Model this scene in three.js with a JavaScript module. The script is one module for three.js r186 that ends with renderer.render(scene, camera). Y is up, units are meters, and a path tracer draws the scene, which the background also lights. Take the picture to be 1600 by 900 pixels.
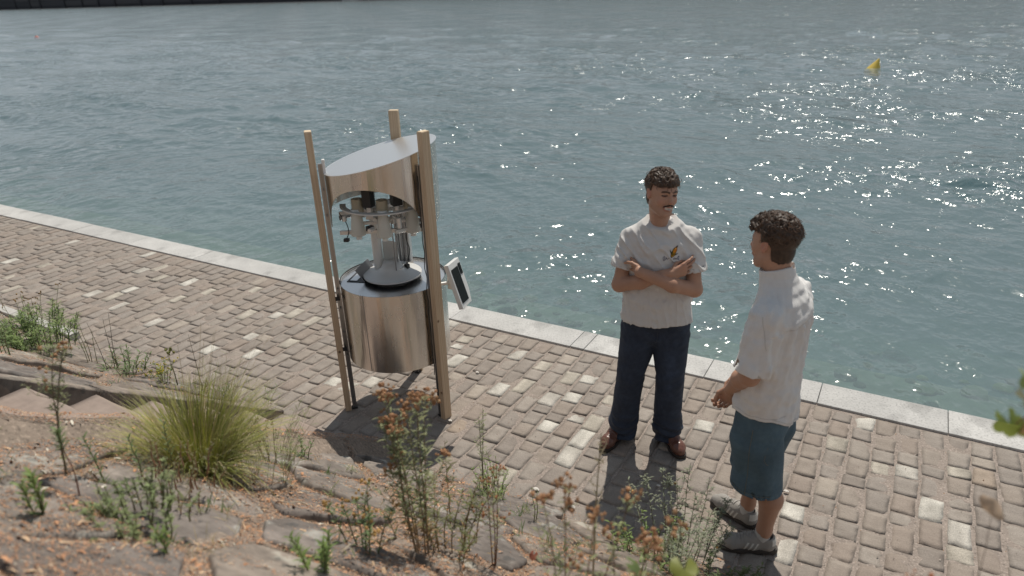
import * as THREE from 'three';
import { mergeGeometries } from 'three/addons/utils/BufferGeometryUtils.js';
import { RoundedBoxGeometry } from 'three/addons/geometries/RoundedBoxGeometry.js';

// ---------------------------------------------------------------- camera, sky, sun, exposure
const scene = new THREE.Scene();
const camera = new THREE.PerspectiveCamera(45.01, 16 / 9, 0.05, 2000);
camera.position.set(0, 2.7566, 4.8848);
camera.rotation.set(-0.41048, 0.52863, -0.03511, 'YXZ');
camera.focus = 5.0;
camera.userData.fStop = 2.0;

const SUN = new THREE.Vector3(-0.085, 0.68, -0.37).normalize();
const EXPOSURE = 0.95, SUN_POWER = 4.2, SKY_POWER = 0.37;
{
  const W = 512, H = 256, d = new Float32Array(W * H * 4);
  const zen = [0.47, 0.60, 0.78], hor = [1.54, 1.68, 1.78], low = [0.5, 0.5, 0.48];
  for (let j = 0; j < H; j++) for (let i = 0; i < W; i++) {
    const el = ((j + 0.5) / H - 0.5) * Math.PI, az = ((i + 0.5) / W - 0.5) * 2 * Math.PI;
    const y = Math.sin(el), x = Math.cos(el) * Math.cos(az), z = Math.cos(el) * Math.sin(az);
    const k = (j * W + i) * 4;
    if (y <= 0) { for (let c = 0; c < 3; c++) d[k + c] = low[c]; d[k + 3] = 1; continue; }
    const t = Math.pow(1 - y, 2.6), mu = x * SUN.x + y * SUN.y + z * SUN.z;
    const halo = 0.55 * Math.pow(Math.max(mu, 0), 14) + 1.1 * Math.pow(Math.max(mu, 0), 90);
    // thin, high, streaky cirrus
    const px = x / (y + 0.18), pz = z / (y + 0.18);
    const cl = 0.5 + 0.5 * Math.sin(px * 2.3 + 1.7 * Math.sin(pz * 1.1 + 0.6)) * Math.sin(pz * 3.1 + 1.2 * Math.sin(px * 1.6));
    const c2 = Math.max(0, cl - 0.45) * 0.55;
    for (let c = 0; c < 3; c++) d[k + c] = zen[c] * (1 - t) + hor[c] * t + halo + c2 * [0.62, 0.6, 0.56][c];
    d[k + 3] = 1;
  }
  const sky = new THREE.DataTexture(d, W, H, THREE.RGBAFormat, THREE.FloatType);
  sky.mapping = THREE.EquirectangularReflectionMapping; sky.magFilter = sky.minFilter = THREE.LinearFilter; sky.needsUpdate = true;
  scene.background = sky; scene.environment = sky;
  scene.backgroundIntensity = SKY_POWER; scene.environmentIntensity = SKY_POWER;
}
const sun = new THREE.DirectionalLight(new THREE.Color(1, 0.945, 0.85), SUN_POWER);
sun.name = 'sun';
sun.position.copy(SUN).multiplyScalar(30).add(new THREE.Vector3(-2.5, 0, 1.5)); sun.target.position.set(-2.5, 0, 1.5);
sun.castShadow = true; sun.shadow.mapSize.set(4096, 4096);
Object.assign(sun.shadow.camera, { left: -14, right: 14, top: 14, bottom: -14, near: 1, far: 70 });
scene.add(sun, sun.target);

// ---------------------------------------------------------------- helpers
function rng(seed) { let a = seed >>> 0; return () => { a = (a + 0x6D2B79F5) | 0; let t = Math.imul(a ^ (a >>> 15), 1 | a); t = (t + Math.imul(t ^ (t >>> 7), 61 | t)) ^ t; return ((t ^ (t >>> 14)) >>> 0) / 4294967296; }; }
const V = (x, y, z) => new THREE.Vector3(x, y, z);
const clamp = (x, a, b) => Math.min(b, Math.max(a, x)), mixf = (a, b, t) => a + (b - a) * t;
const smooth = (a, b, x) => { const t = clamp((x - a) / (b - a), 0, 1); return t * t * (3 - 2 * t); };
const PERM = (() => { const r = rng(7), p = [...Array(256).keys()]; for (let i = 255; i > 0; i--) { const j = Math.floor(r() * (i + 1)); [p[i], p[j]] = [p[j], p[i]]; } const o = new Uint8Array(1024); for (let i = 0; i < 1024; i++) o[i] = p[i & 255]; return o; })();
const fade = t => t * t * t * (t * (t * 6 - 15) + 10);
function grad3(h, x, y, z) { h &= 15; const u = h < 8 ? x : y, v = h < 4 ? y : h === 12 || h === 14 ? x : z; return ((h & 1) ? -u : u) + ((h & 2) ? -v : v); }
function noise3(x, y, z) {
  const X = Math.floor(x), Y = Math.floor(y), Z = Math.floor(z); x -= X; y -= Y; z -= Z;
  const u = fade(x), v = fade(y), w = fade(z), A = PERM[X & 255] + (Y & 255), B = PERM[(X + 1) & 255] + (Y & 255), Zi = Z & 255;
  const AA = PERM[A] + Zi, AB = PERM[A + 1] + Zi, BA = PERM[B] + Zi, BB = PERM[B + 1] + Zi;
  return mixf(mixf(mixf(grad3(PERM[AA], x, y, z), grad3(PERM[BA], x - 1, y, z), u), mixf(grad3(PERM[AB], x, y - 1, z), grad3(PERM[BB], x - 1, y - 1, z), u), v),
    mixf(mixf(grad3(PERM[AA + 1], x, y, z - 1), grad3(PERM[BA + 1], x - 1, y, z - 1), u), mixf(grad3(PERM[AB + 1], x, y - 1, z - 1), grad3(PERM[BB + 1], x - 1, y - 1, z - 1), u), v), w);
}
const fbm = (x, y, z, o = 4) => { let s = 0, a = 0.5; for (let i = 0; i < o; i++) { s += a * noise3(x, y, z); x = x * 2 + 11.3; y = y * 2 + 5.1; z = z * 2 + 3.7; a *= 0.5; } return s; };
// noise that tiles: x, y in 0..1, p cells per tile
function tnoise(x, y, p, seed) {
  x *= p; y *= p; const X = Math.floor(x), Y = Math.floor(y); x -= X; y -= Y; const u = fade(x), v = fade(y);
  const g = (i, j, dx, dy) => { const h = PERM[PERM[((((X + i) % p) + p) % p + seed * 17) & 255] + (((((Y + j) % p) + p) % p + seed * 31) & 255)] & 7; return (h & 1 ? dx : -dx) * (h & 4 ? 1 : 0.4) + (h & 2 ? dy : -dy) * (h & 4 ? 0.4 : 1); };
  return mixf(mixf(g(0, 0, x, y), g(1, 0, x - 1, y), u), mixf(g(0, 1, x, y - 1), g(1, 1, x - 1, y - 1), u), v);
}
const tfbm = (x, y, p, o, seed) => { let s = 0, a = 0.6; for (let i = 0; i < o; i++) { s += a * tnoise(x, y, p, seed + i); p *= 2; a *= 0.55; } return s; };
const s8 = l => { l = clamp(l, 0, 1); return 255 * (l <= 0.0031308 ? l * 12.92 : 1.055 * Math.pow(l, 1 / 2.4) - 0.055); };
function tex(n, m, fn, color, rx = 1, ry = 1) {             // fn(u, v) gives linear rgb (colour) or a number (data)
  const d = new Uint8Array(n * m * 4);
  for (let j = 0; j < m; j++) for (let i = 0; i < n; i++) {
    const c = fn(i / n, j / m), k = (j * n + i) * 4;
    if (color) { d[k] = s8(c[0]); d[k + 1] = s8(c[1]); d[k + 2] = s8(c[2]); } else d[k] = d[k + 1] = d[k + 2] = clamp(c, 0, 1) * 255;
    d[k + 3] = 255;
  }
  const t = new THREE.DataTexture(d, n, m); t.wrapS = t.wrapT = THREE.RepeatWrapping; t.magFilter = THREE.LinearFilter; t.minFilter = THREE.LinearMipmapLinearFilter; t.generateMipmaps = true;
  if (color) t.colorSpace = THREE.SRGBColorSpace; t.repeat.set(rx, ry); t.needsUpdate = true; return t;
}
const lin = (r, g, b) => new THREE.Color().setRGB(r, g, b);
const std = (c, rough, o = {}) => new THREE.MeshStandardMaterial({ color: lin(...c), roughness: rough, metalness: 0, ...o });
const phys = (c, rough, o = {}) => new THREE.MeshPhysicalMaterial({ color: lin(...c), roughness: rough, metalness: 0, ...o });
const used = {};
function numbered(n) { const k = used[n] || 0; used[n] = k + 1; return k ? `${n}_${String(k).padStart(3, '0')}` : n; }
function mesh(name, geo, mat, parent) {
  const m = new THREE.Mesh(geo, mat); m.name = parent ? name : numbered(name); m.castShadow = m.receiveShadow = true; (parent || scene).add(m); return m;
}
function tag(o, label, category, group, kind) { if (label) o.userData.label = label; if (category) o.userData.category = category; if (group) o.userData.group = group; if (kind) o.userData.kind = kind; return o; }
function thing(name, label, category, pos = [0, 0, 0], group, kind) { const g = new THREE.Group(); g.name = numbered(name); g.position.set(...pos); scene.add(g); return tag(g, label, category, group, kind); }
function geom(pos, idx, uv, col) {
  const g = new THREE.BufferGeometry(); g.setAttribute('position', new THREE.Float32BufferAttribute(pos, 3)); if (idx) g.setIndex(idx);
  g.setAttribute('uv', new THREE.Float32BufferAttribute(uv || new Float32Array(pos.length / 3 * 2), 2)); if (col) g.setAttribute('color', new THREE.Float32BufferAttribute(col, 3)); g.computeVertexNormals(); return g;
}
function tint(g, c) { const n = g.attributes.position.count, a = new Float32Array(n * 3); for (let i = 0; i < n; i++) { a[i * 3] = c[0]; a[i * 3 + 1] = c[1]; a[i * 3 + 2] = c[2]; } g.setAttribute('color', new THREE.BufferAttribute(a, 3)); return g; }
function merge(list) {
  const any = list.some(g => g.attributes.color);
  return mergeGeometries(list.map(g => { if (!g.index) { const n = g.attributes.position.count; g.setIndex([...Array(n).keys()]); } for (const k of Object.keys(g.attributes)) if (!['position', 'normal', 'uv', 'color'].includes(k)) g.deleteAttribute(k); if (any && !g.attributes.color) tint(g, [1, 1, 1]); if (!g.attributes.uv) g.setAttribute('uv', new THREE.BufferAttribute(new Float32Array(g.attributes.position.count * 2), 2)); return g; }));
}
function box(w, h, d, x, y, z, r = 0.003, ry = 0) { const g = new RoundedBoxGeometry(w, h, d, 2, Math.min(r, w / 2.1, h / 2.1, d / 2.1)); if (ry) g.rotateY(ry); g.translate(x, y, z); return g; }
function tube(pts, r, seg = 12, rad = 7) { return new THREE.TubeGeometry(new THREE.CatmullRomCurve3(pts), seg, r, rad, false); }
function taper(pts, r0, r1, seg = 8, rad = 5) {             // tube whose radius runs from r0 to r1
  const c = new THREE.CatmullRomCurve3(pts), g = new THREE.TubeGeometry(c, seg, 1, rad, false), p = g.attributes.position;
  for (let i = 0; i <= seg; i++) { const o = c.getPointAt(i / seg), r = mixf(r0, r1, i / seg); for (let j = 0; j <= rad; j++) { const k = i * (rad + 1) + j; p.setXYZ(k, o.x + (p.getX(k) - o.x) * r, o.y + (p.getY(k) - o.y) * r, o.z + (p.getZ(k) - o.z) * r); } }
  return g;
}
function cyl(r0, r1, h, x, y, z, seg = 28) { const g = new THREE.CylinderGeometry(r0, r1, h, seg); g.translate(x, y, z); return g; }

// ---------------------------------------------------------------- river
const WATER = -0.5;
{
  // waves as sums of sines: long ones in the sheet, short ones in two tiling relief maps
  const r = rng(41), waves = [];
  for (let i = 0; i < 46; i++) {
    const L = 0.22 * Math.pow(11, Math.pow(r(), 0.8)), a = -0.25 + (r() + r() + r() - 1.5) * 1.15, k = 2 * Math.PI / L;
    waves.push([k * Math.sin(a), k * Math.cos(a), r() * 6.283, 0.0105 * Math.pow(L, 0.85), L]);
  }
  const H = (x, z) => {
    const far = smooth(-16, -60, z), patch = 0.75 + 1.5 * fbm(x * 0.16, z * 0.3, 2.2, 3) + 0.5 * noise3(x * 0.05, z * 0.11, 9);
    const wx = x + 0.5 * noise3(x * 0.7, z * 0.7, 1.3), wz = z + 0.5 * noise3(x * 0.6, z * 0.8, 4.3);
    let h = 0; for (const w of waves) { if (w[4] < 0.5 && z < -14) continue; h += w[3] * (1 - 1.25 * Math.abs(Math.sin(0.5 * (w[0] * wx + w[1] * wz + w[2])))); }
    return h * patch * (1 - 0.6 * far) * (0.4 + 0.7 * smooth(-1.5, -9, z)) * smooth(0.05, -0.6, z - 0.02);
  };
  const xs = [], zs = [];
  for (let x = -14; x < 7; x += 0.062) xs.push(x);
  { let x = -14, s = 0.07; while (x > -900) { x -= s; s *= 1.045; xs.unshift(x); } x = 7; s = 0.08; while (x < 320) { x += s; s *= 1.07; xs.push(x); } }
  { let z = 0.03, s = 0.05; while (z > -236) { zs.push(z); z -= s; s = z > -9 ? 0.052 : s * 1.018; } zs.push(-240); }
  const vOf = z => z > -8 ? 0.42 * z + (0.58 / 16) * -(z * z) : z + 2.32;   // calmer, longer ripples in the lee of the quay
  const pos = [], uv = [], idx = [], nx = xs.length, nz = zs.length;
  for (let j = 0; j < nz; j++) for (let i = 0; i < nx; i++) { pos.push(xs[i], WATER + H(xs[i], zs[j]), zs[j]); uv.push(xs[i] + 0.35 * noise3(xs[i] * 0.3, zs[j] * 0.3, 3), vOf(zs[j])); }
  for (let j = 0; j < nz - 1; j++) for (let i = 0; i < nx - 1; i++) { const a = j * nx + i; idx.push(a, a + 1, a + nx, a + 1, a + nx + 1, a + nx); }
  // short ripples over a 14 m tile, in wind patches and smooth streaks drawn out along the current
  const rq = rng(3), rw = [];
  for (let i = 0; i < 34; i++) { const K = 13 * Math.pow(9.5, Math.pow(rq(), 1.1)), a = -0.15 + (rq() + rq() + rq() - 1.5) * 1.15, kx = Math.round(K * Math.sin(a)), ky = Math.round(K * Math.cos(a)), m = Math.hypot(kx, ky) || 1; rw.push([kx * 3.14159 * 2, ky * 3.14159 * 2, rq() * 6.283, 1 / Math.pow(m, 1.12)]); }
  const rtot = rw.reduce((q, e) => q + e[3], 0);
  const big = tex(2048, 2048, (u, v) => {
    const du = 0.012 * tnoise(u, v, 9, 3), dv = 0.012 * tnoise(u, v, 11, 6), w = tnoise(u, v, 2, 12) + 0.7 * tnoise(u, (2 * v) % 1, 3, 5) + 0.5 * tnoise(u, (3 * v) % 1, 5, 8), am = clamp(0.85 + 1.5 * w, 0.22, 1.7);
    let h = 0; for (const e of rw) { const t = ((e[0] * (u + du) + e[1] * (v + dv)) * 0.5 + e[2]) * 0.31830989, f = t - Math.floor(t), b = 4 * f * (1 - f); h += e[3] * (1 - 1.6 * b); }
    return 0.5 + 1.5 * am * h / rtot;
  }, false, 1 / 14, 1 / 14);
  // sparse steep wavelets
  const N = 512, hh = new Float32Array(N * N), nd = new Uint8Array(N * N * 4);
  for (let j = 0; j < N; j++) for (let i = 0; i < N; i++) { const u = i / N, v = j / N, w = tnoise(u, v, 3, 15); hh[j * N + i] = (1 - 2 * Math.abs(tnoise(u + 0.02 * w, v + 0.03 * w, 9, 61))) * 0.5 + Math.pow(Math.max(0, 0.5 + tnoise(u, v, 7, 66)), 2) * (1 - 2 * Math.abs(tnoise(u, v, 26, 70))) * 0.55 + 0.12 * tnoise(u, v, 44, 73); }
  for (let j = 0; j < N; j++) for (let i = 0; i < N; i++) { const dx = hh[j * N + (i + 1) % N] - hh[j * N + (i + N - 1) % N], dy = hh[((j + 1) % N) * N + i] - hh[((j + N - 1) % N) * N + i], k = (j * N + i) * 4, a = -dx * 1.4, b = -dy * 2.0, q = 1 / Math.hypot(a, b, 1); nd[k] = 127.5 + 127.5 * a * q; nd[k + 1] = 127.5 + 127.5 * b * q; nd[k + 2] = 127.5 + 127.5 * q; nd[k + 3] = 255; }
  const nm = new THREE.DataTexture(nd, N, N); nm.wrapS = nm.wrapT = THREE.RepeatWrapping; nm.magFilter = THREE.LinearFilter; nm.repeat.set(1 / 2.13, 1 / 1.7); nm.needsUpdate = true;
  const m = phys([0.705, 0.805, 0.84], 0.145, { ior: 1.33, specularIntensity: 1, transmission: 0.90, thickness: 0, bumpMap: big, bumpScale: 0.128, normalMap: nm, normalScale: new THREE.Vector2(1, 1) });
  const w = mesh('river_water', geom(pos, idx, uv), m);
  w.geometry.attributes.normal.needsUpdate = true;
  tag(w, 'blue green rippled river water with glints of sun', null, null, 'structure');
}
// silty water below the surface: thin sheets, each letting most of the light through, so that depth clouds the view of the bed
{
  const list = []; for (let i = 0; i < 6; i++) { const g = new THREE.PlaneGeometry(700, 240, 1, 1); g.rotateX(-Math.PI / 2); g.translate(-250, WATER - 0.44 - 0.33 * i, -119.98); list.push(g); }
  tag(mesh('silty_water', merge(list), phys([0.60, 0.695, 0.70], 0, { transmission: 0.85, thickness: 0, ior: 1.0, specularIntensity: 0 })), 'faintly silty green water below the surface', null, null, 'structure');
}
// river bed: olive stones close to the quay wall
{
  const pos = [], uv = [], idx = [], X = [-80, -40, -20, -12, -6, 0, 6, 14, 40], Z = [0.05, -1, -3, -6, -12, -40, -120, -245], D = [-0.92, -1.0, -1.3, -1.9, -3, -4.5, -4.6, -4.6];
  for (let j = 0; j < Z.length; j++) for (let i = 0; i < X.length; i++) { const x = X[i] * (j > 4 ? 14 : 1); pos.push(x, D[j], Z[j]); uv.push(x, Z[j]); }
  for (let j = 0; j < Z.length - 1; j++) for (let i = 0; i < X.length - 1; i++) { const a = j * X.length + i; idx.push(a, a + 1, a + X.length, a + 1, a + X.length + 1, a + X.length); }
  const t = tex(256, 256, (u, v) => { const n = tfbm(u, v, 6, 4, 21), s = tnoise(u, v, 20, 5); const k = 0.5 + 0.6 * n + 0.25 * s; return [0.16 + 0.22 * k, 0.155 + 0.21 * k, 0.10 + 0.13 * k]; }, true, 0.35, 0.35);
  tag(mesh('river_bed', geom(pos, idx, uv), std([1, 1, 1], 1, { map: t })), 'olive stony river bed showing through the shallows', null, null, 'structure');
  // sunken stones
  const r = rng(77), list = [];
  for (let i = 0; i < 420; i++) {
    const x = -7 + 10 * r(), z = -0.15 - 3.4 * Math.pow(r(), 1.2), s = 0.05 + 0.13 * r() * r(), g = new THREE.IcosahedronGeometry(s, 1), p = g.attributes.position;
    for (let k = 0; k < p.count; k++) { const q = 1 + 0.5 * noise3(p.getX(k) * 9 + i, p.getY(k) * 9, p.getZ(k) * 9); p.setXYZ(k, p.getX(k) * q, p.getY(k) * 0.45 * q, p.getZ(k) * q); }
    g.computeVertexNormals(); g.translate(x, (z > -1 ? -0.92 + 0.08 * z : -1.0 + 0.15 * (z + 1)) + s * 0.2, z);
    const c = 0.35 + 1.15 * r(), y = r(); list.push(tint(g, [0.19 * c, (0.175 + 0.02 * y) * c, (0.115 - 0.04 * y) * c]));
  }
  tag(mesh('sunken_stone', merge(list), std([1, 1, 1], 0.9, { vertexColors: true })), 'olive and grey stones under the shallow water by the quay', null, null, 'stuff');
}

// ---------------------------------------------------------------- quay: wall, kerb, paving
const grit = tex(256, 256, (u, v) => 0.5 + 0.5 * tfbm(u, v, 24, 3, 2) + 0.2 * tnoise(u, v, 100, 4), false);
const stoneRelief = tex(512, 512, (u, v) => 0.5 + 0.42 * tfbm(u, v, 7, 6, 12), false);
const lerpc = (a, b, t) => [mixf(a[0], b[0], t), mixf(a[1], b[1], t), mixf(a[2], b[2], t)];
{
  const g = thing('quay_wall', 'pale stone quay wall rising out of the river below the kerb', 'wall');
  mesh('wall', box(140, 2.4, 0.5, -30, -1.325, 0.262, 0.01), std([0.27, 0.26, 0.24], 0.9, { bumpMap: grit, bumpScale: 0.004 }), g);
}
{
  const gran = tex(512, 512, (u, v) => { const n = tnoise(u, v, 120, 1), m = tfbm(u, v, 5, 4, 8), f = tnoise(u, v, 64, 31); const d = n > 0.32 ? 0.72 : n < -0.34 ? 1.1 : 1; const k = (0.47 + 0.11 * m + 0.05 * f) * d; const st = tfbm(u, v, 3, 5, 44), q = st > 0.12 ? 1 - 0.28 * smooth(0.12, 0.4, st) : 1; return [k * q, k * 0.975 * q, k * 0.935 * q]; }, true, 0.7, 0.7);
  const mats = [0.98, 1.05, 0.93].map(k => std([k, k, k], 0.82, { map: gran, bumpMap: grit, bumpScale: 0.0012 }));
  mats.forEach(m => { m.bumpMap = grit.clone(); m.bumpMap.repeat.set(3, 3); m.bumpMap.needsUpdate = true; });
  const g = thing('quay_kerb', 'row of long pale granite kerb stones along the water edge', 'kerb');
  const joints = [5.9, 4.6, 3.3, 2.05, 1.34, 0.537, -0.256, -1.05, -2.034, -2.156, -3.35, -4.55, -5.73, -6.9, -8.1, -9.3, -10.5, -11.7, -12.9, -14.1, -15.3, -16.5, -17.7, -18.9];
  const r = rng(5);
  for (let i = 0; i < joints.length - 1; i++) {
    const a = joints[i] - 0.0018, b = joints[i + 1] + 0.0018, w = a - b;
    const q = new RoundedBoxGeometry(w, 0.14, 0.298, 2, 0.006); const p = q.attributes.position, uvs = q.attributes.uv, nn = q.attributes.normal;
    q.translate((a + b) / 2, -0.058 + (r() - 0.5) * 0.004, 0.129 + (r() - 0.5) * 0.003);
    for (let k = 0; k < p.count; k++) uvs.setXY(k, p.getX(k) + i * 0.37, p.getZ(k) + (Math.abs(nn.getY(k)) < 0.5 ? p.getY(k) : 0));
    mesh('kerb_stone', q, mats[i % 3], g);
  }
  tag(mesh('kerb_run', box(40, 0.14, 0.298, -38.95, -0.058, 0.129), mats[0], g), null, null, null, 'stuff');
}
const ROW = 0.1335, X0 = -0.281;
{
  const paving = thing('quay_paving', 'quay pavement of grey brown setts in straight rows', null, [0, 0, 0], null, 'structure');
  const sand = tex(512, 512, (u, v) => { const n = tfbm(u, v, 14, 4, 3), s = tnoise(u, v, 110, 6); const k = 0.25 + 0.07 * n + (s > 0.3 ? 0.10 : 0) - (s < -0.38 ? 0.08 : 0); return [k * 1.12, k * 0.93, k * 0.80]; }, true, 0.9, 0.9);
  const sg = new THREE.PlaneGeometry(140, 2.2, 1, 1); sg.rotateX(-Math.PI / 2); sg.translate(-30, -0.0038, 1.36);
  { const p = sg.attributes.position, q = sg.attributes.uv; for (let k = 0; k < p.count; k++) q.setXY(k, p.getX(k), p.getZ(k)); }
  const gb = grit.clone(); gb.repeat.set(1.6, 1.6); gb.needsUpdate = true;
  mesh('joint_sand', sg, std([1, 1, 1], 1, { map: sand, bumpMap: gb, bumpScale: 0.006 }), paving);
  // a few sett shapes; unit: metres, width in x, length in z
  const lens = [0.105, 0.13, 0.15, 0.165, 0.185, 0.205], shapes = [];
  const relief = [];
  lens.forEach((L, li) => { for (let q = 0; q < 3; q++) {
    const r = rng(li * 31 + q * 7 + 2), W = 0.118 + 0.006 * (r() - 0.5), nx = 5, nz = 6, pos = [], uv = [], idx = [];
    const corner = [...Array(4)].map(() => [(r() - 0.5) * 0.014, (r() - 0.5) * 0.012]), sx = r() * 9, sz = r() * 9;
    const at = (i, j, y, grow) => {
      const u = i / (nx - 1), v = j / (nz - 1); let x = (u - 0.5) * (W + grow), z = (v - 0.5) * (L - 0.003 + grow);
      x += mixf(mixf(corner[0][0], corner[1][0], u), mixf(corner[2][0], corner[3][0], u), v); z += mixf(mixf(corner[0][1], corner[1][1], u), mixf(corner[2][1], corner[3][1], u), v);
      const e = (i === 0 || j === 0 || i === nx - 1 || j === nz - 1) ? 1 : 0;
      if (e) { x += 0.0055 * noise3(v * 3.3 + sx, u * 3.1, 1); z += 0.0055 * noise3(u * 3.3 + sz, v * 3.1, 5); if ((i === 0 || i === nx - 1) && (j === 0 || j === nz - 1)) { x *= 0.985; z *= 0.985; } }
      return [x, y, z];
    };
    for (let j = 0; j < nz; j++) for (let i = 0; i < nx; i++) {
      const e = Math.min(i, nx - 1 - i, j, nz - 1 - j);
      const y = (e === 0 ? -0.0018 : 0.0004) + 0.0028 * noise3(i * 0.9 + sx, j * 0.8, sz) + 0.004 * ((i / nx - 0.5) * (r.call ? Math.sin(sx * 5) : 0) + (j / nz - 0.5) * Math.cos(sz * 5));
      pos.push(...at(i, j, y, 0)); uv.push(pos[pos.length - 3] + li * 0.31 + q * 0.57, pos[pos.length - 1] + q * 0.43);
    }
    for (let j = 0; j < nz - 1; j++) for (let i = 0; i < nx - 1; i++) { const a = j * nx + i; idx.push(a, a + nx, a + 1, a + 1, a + nx, a + nx + 1); }
    const ring = []; for (let i = 0; i < nx; i++) ring.push([i, 0]); for (let j = 1; j < nz; j++) ring.push([nx - 1, j]); for (let i = nx - 2; i >= 0; i--) ring.push([i, nz - 1]); for (let j = nz - 2; j > 0; j--) ring.push([0, j]);
    const base = pos.length / 3; ring.forEach(([i, j]) => { const p = at(i, j, -0.05, 0.008); pos.push(...p); uv.push(p[0], p[2] - 0.04); });
    ring.forEach(([i, j], k) => { const n = (k + 1) % ring.length, a = j * nx + i, b = ring[n][1] * nx + ring[n][0]; idx.push(a, b, base + k, b, base + n, base + k); });
    const g = geom(pos, idx, uv); shapes.push({ g, L, li });
  } });
  const stoneTex = (seed, a, b, speck) => tex(256, 256, (u, v) => { const n = clamp(0.5 + 0.75 * tfbm(u, v, 4, 5, seed), 0, 1), s = tnoise(u, v, 72, seed + 3), w = tfbm(u, v, 3, 3, seed + 40); let c = lerpc(a, b, n); const k = 1 + (s > 0.25 ? speck : s < -0.3 ? -speck : 0) + 0.16 * w; return c.map(x => x * k); }, true, 2.2, 2.2);
  const tA = stoneTex(3, [0.215, 0.182, 0.155], [0.30, 0.26, 0.225], 0.13), tB = stoneTex(14, [0.225, 0.195, 0.168], [0.315, 0.28, 0.248], 0.15), tP = stoneTex(23, [0.30, 0.28, 0.25], [0.66, 0.63, 0.58], 0.24);
  const rb = stoneRelief.clone(); rb.repeat.set(2.4, 2.4); rb.needsUpdate = true;
  const M = (map, c, rough = 0.86) => std(c, rough, { map, bumpMap: rb, bumpScale: 0.009 });
  const greys = [M(tA, [1, 1, 1]), M(tB, [0.95, 0.93, 0.92]), M(tA, [1.06, 1.04, 1.02]), M(tB, [1.0, 0.98, 0.97]), M(tA, [0.93, 0.92, 0.92]), M(tB, [1.0, 0.95, 0.91]), M(tA, [1.03, 0.98, 0.95]), M(tB, [1.06, 1.04, 1.02])];
  const pales = [M(tP, [0.95, 0.94, 0.91]), M(tP, [0.84, 0.82, 0.79]), M(tP, [0.74, 0.70, 0.64])], tans = [M(tB, [1.16, 1.05, 0.94]), M(tB, [1.22, 1.19, 1.14])];
  const known = [[0.04, 0.38], [0.28, 0.76], [0.56, 0.74], [0.39, 1.11], [0.52, 1.19], [0.65, 1.46], [-0.17, 1.45], [-0.19, 1.84], [-2.97, 0.57], [-2.85, 0.9], [-2.53, 0.58], [-2.24, 0.93], [-2.38, 1.06], [-2.24, 0.6], [-1.93, 0.79], [-1.78, 0.67], [-1.95, 1.0], [-1.78, 0.9], [-1.81, 1.34], [-1.66, 1.17], [-1.52, 1.24], [-1.53, 1.46], [-1.55, 1.67], [-1.84, 1.9], [-3.07, 0.67], [-3.23, 0.35], [-4.47, 0.9], [-3.61, 1.59], [-3.31, 1.42], [-4.32, 1.19], [-3.45, 1.55], [-8.98, 0.5], [-8.4, 1.1], [-8.94, 1.24], [-7.19, 0.73], [-7.03, 0.58], [-7.5, 0.35], [-7.09, 1.38], [-6.81, 1.37], [-6.76, 1.15], [-6.51, 1.41], [-6.71, 0.73], [-6.34, 0.8], [-5.79, 1.45], [-6.01, 0.78], [-4.82, 1.61], [-4.79, 1.39], [-5.19, 1.07], [-4.52, 1.59], [-4.9, 0.96], [-4.76, 0.88], [-0.94, 0.94], [0.01, 1.91]];
  const r = rng(2024), all = [];
  for (let row = -120; row <= 24; row++) {
    const x = X0 + (row + 0.5) * ROW; let z = 0.292;
    while (z < 2.08) {
      let s = shapes[Math.floor(Math.pow(r(), 0.9) * shapes.length)]; if (x < -5.5 && r() < 0.5) s = shapes[9 + Math.floor(r() * 9)];
      if (z + s.L > 2.2) break;
      all.push({ s, x: x + (r() - 0.5) * 0.007, z: z + s.L / 2, y: (r() - 0.5) * 0.006, ry: (r() - 0.5) * 0.05, rx: (r() - 0.5) * 0.016, rz: (r() - 0.5) * 0.018, flip: r() < 0.5, m: Math.floor(r() * 8), u: r() });
      z += s.L + 0.001 + 0.005 * r();
    }
  }
  for (const [px, pz] of known) { let b = null, bd = 9; for (const c of all) { const d = Math.abs(c.x - px) + 0.8 * Math.abs(c.z - pz); if (d < bd) { bd = d; b = c; } } if (bd < 0.14) b.pale = 1 + (known.findIndex(k => k[0] === px) % 3); }
  const eye = camera.position; all.forEach(c => { c.d = Math.hypot(c.x - eye.x, c.z - eye.z); c.seen = c.x > -11.5 && c.x < 1.0 && c.d > 2.9; });
  const near = all.filter(c => c.seen).sort((a, b) => a.d - b.d).slice(0, 300), set = new Set(near), rest = [];
  const pick = c => c.pale ? pales[c.pale - 1] : c.u < 0.02 ? tans[1] : c.u < 0.028 ? tans[0] : c.u < 0.034 ? pales[2] : greys[c.m];
  for (const c of all) {
    const e = new THREE.Euler(c.rx, c.ry + (c.flip ? Math.PI : 0), c.rz);
    if (set.has(c)) { const m = mesh('sett', c.s.g, pick(c), paving); m.position.set(c.x, c.y, c.z); m.rotation.copy(e); }
    else { const g = c.s.g.clone(); g.applyMatrix4(new THREE.Matrix4().compose(V(c.x, c.y, c.z), new THREE.Quaternion().setFromEuler(e), V(1, 1, 1))); const m = pick(c); rest.push([g, m]); }
  }
  const byMat = new Map(); rest.forEach(([g, m]) => { if (!byMat.has(m)) byMat.set(m, []); byMat.get(m).push(g); });
  const groups = [...byMat.entries()], merged = mergeGeometries(groups.map(([, l]) => merge(l)), true);
  tag(mesh('sett_field', merged, groups.map(([m]) => m), paving), null, null, null, 'stuff');
  // bits of grit, chips and dry needles lying in the joints
  const chip = new THREE.TetrahedronGeometry(0.006, 0), n = 5200, im = new THREE.InstancedMesh(chip, std([1, 1, 1], 1), n), mt = new THREE.Matrix4(), cc = new THREE.Color();
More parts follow.
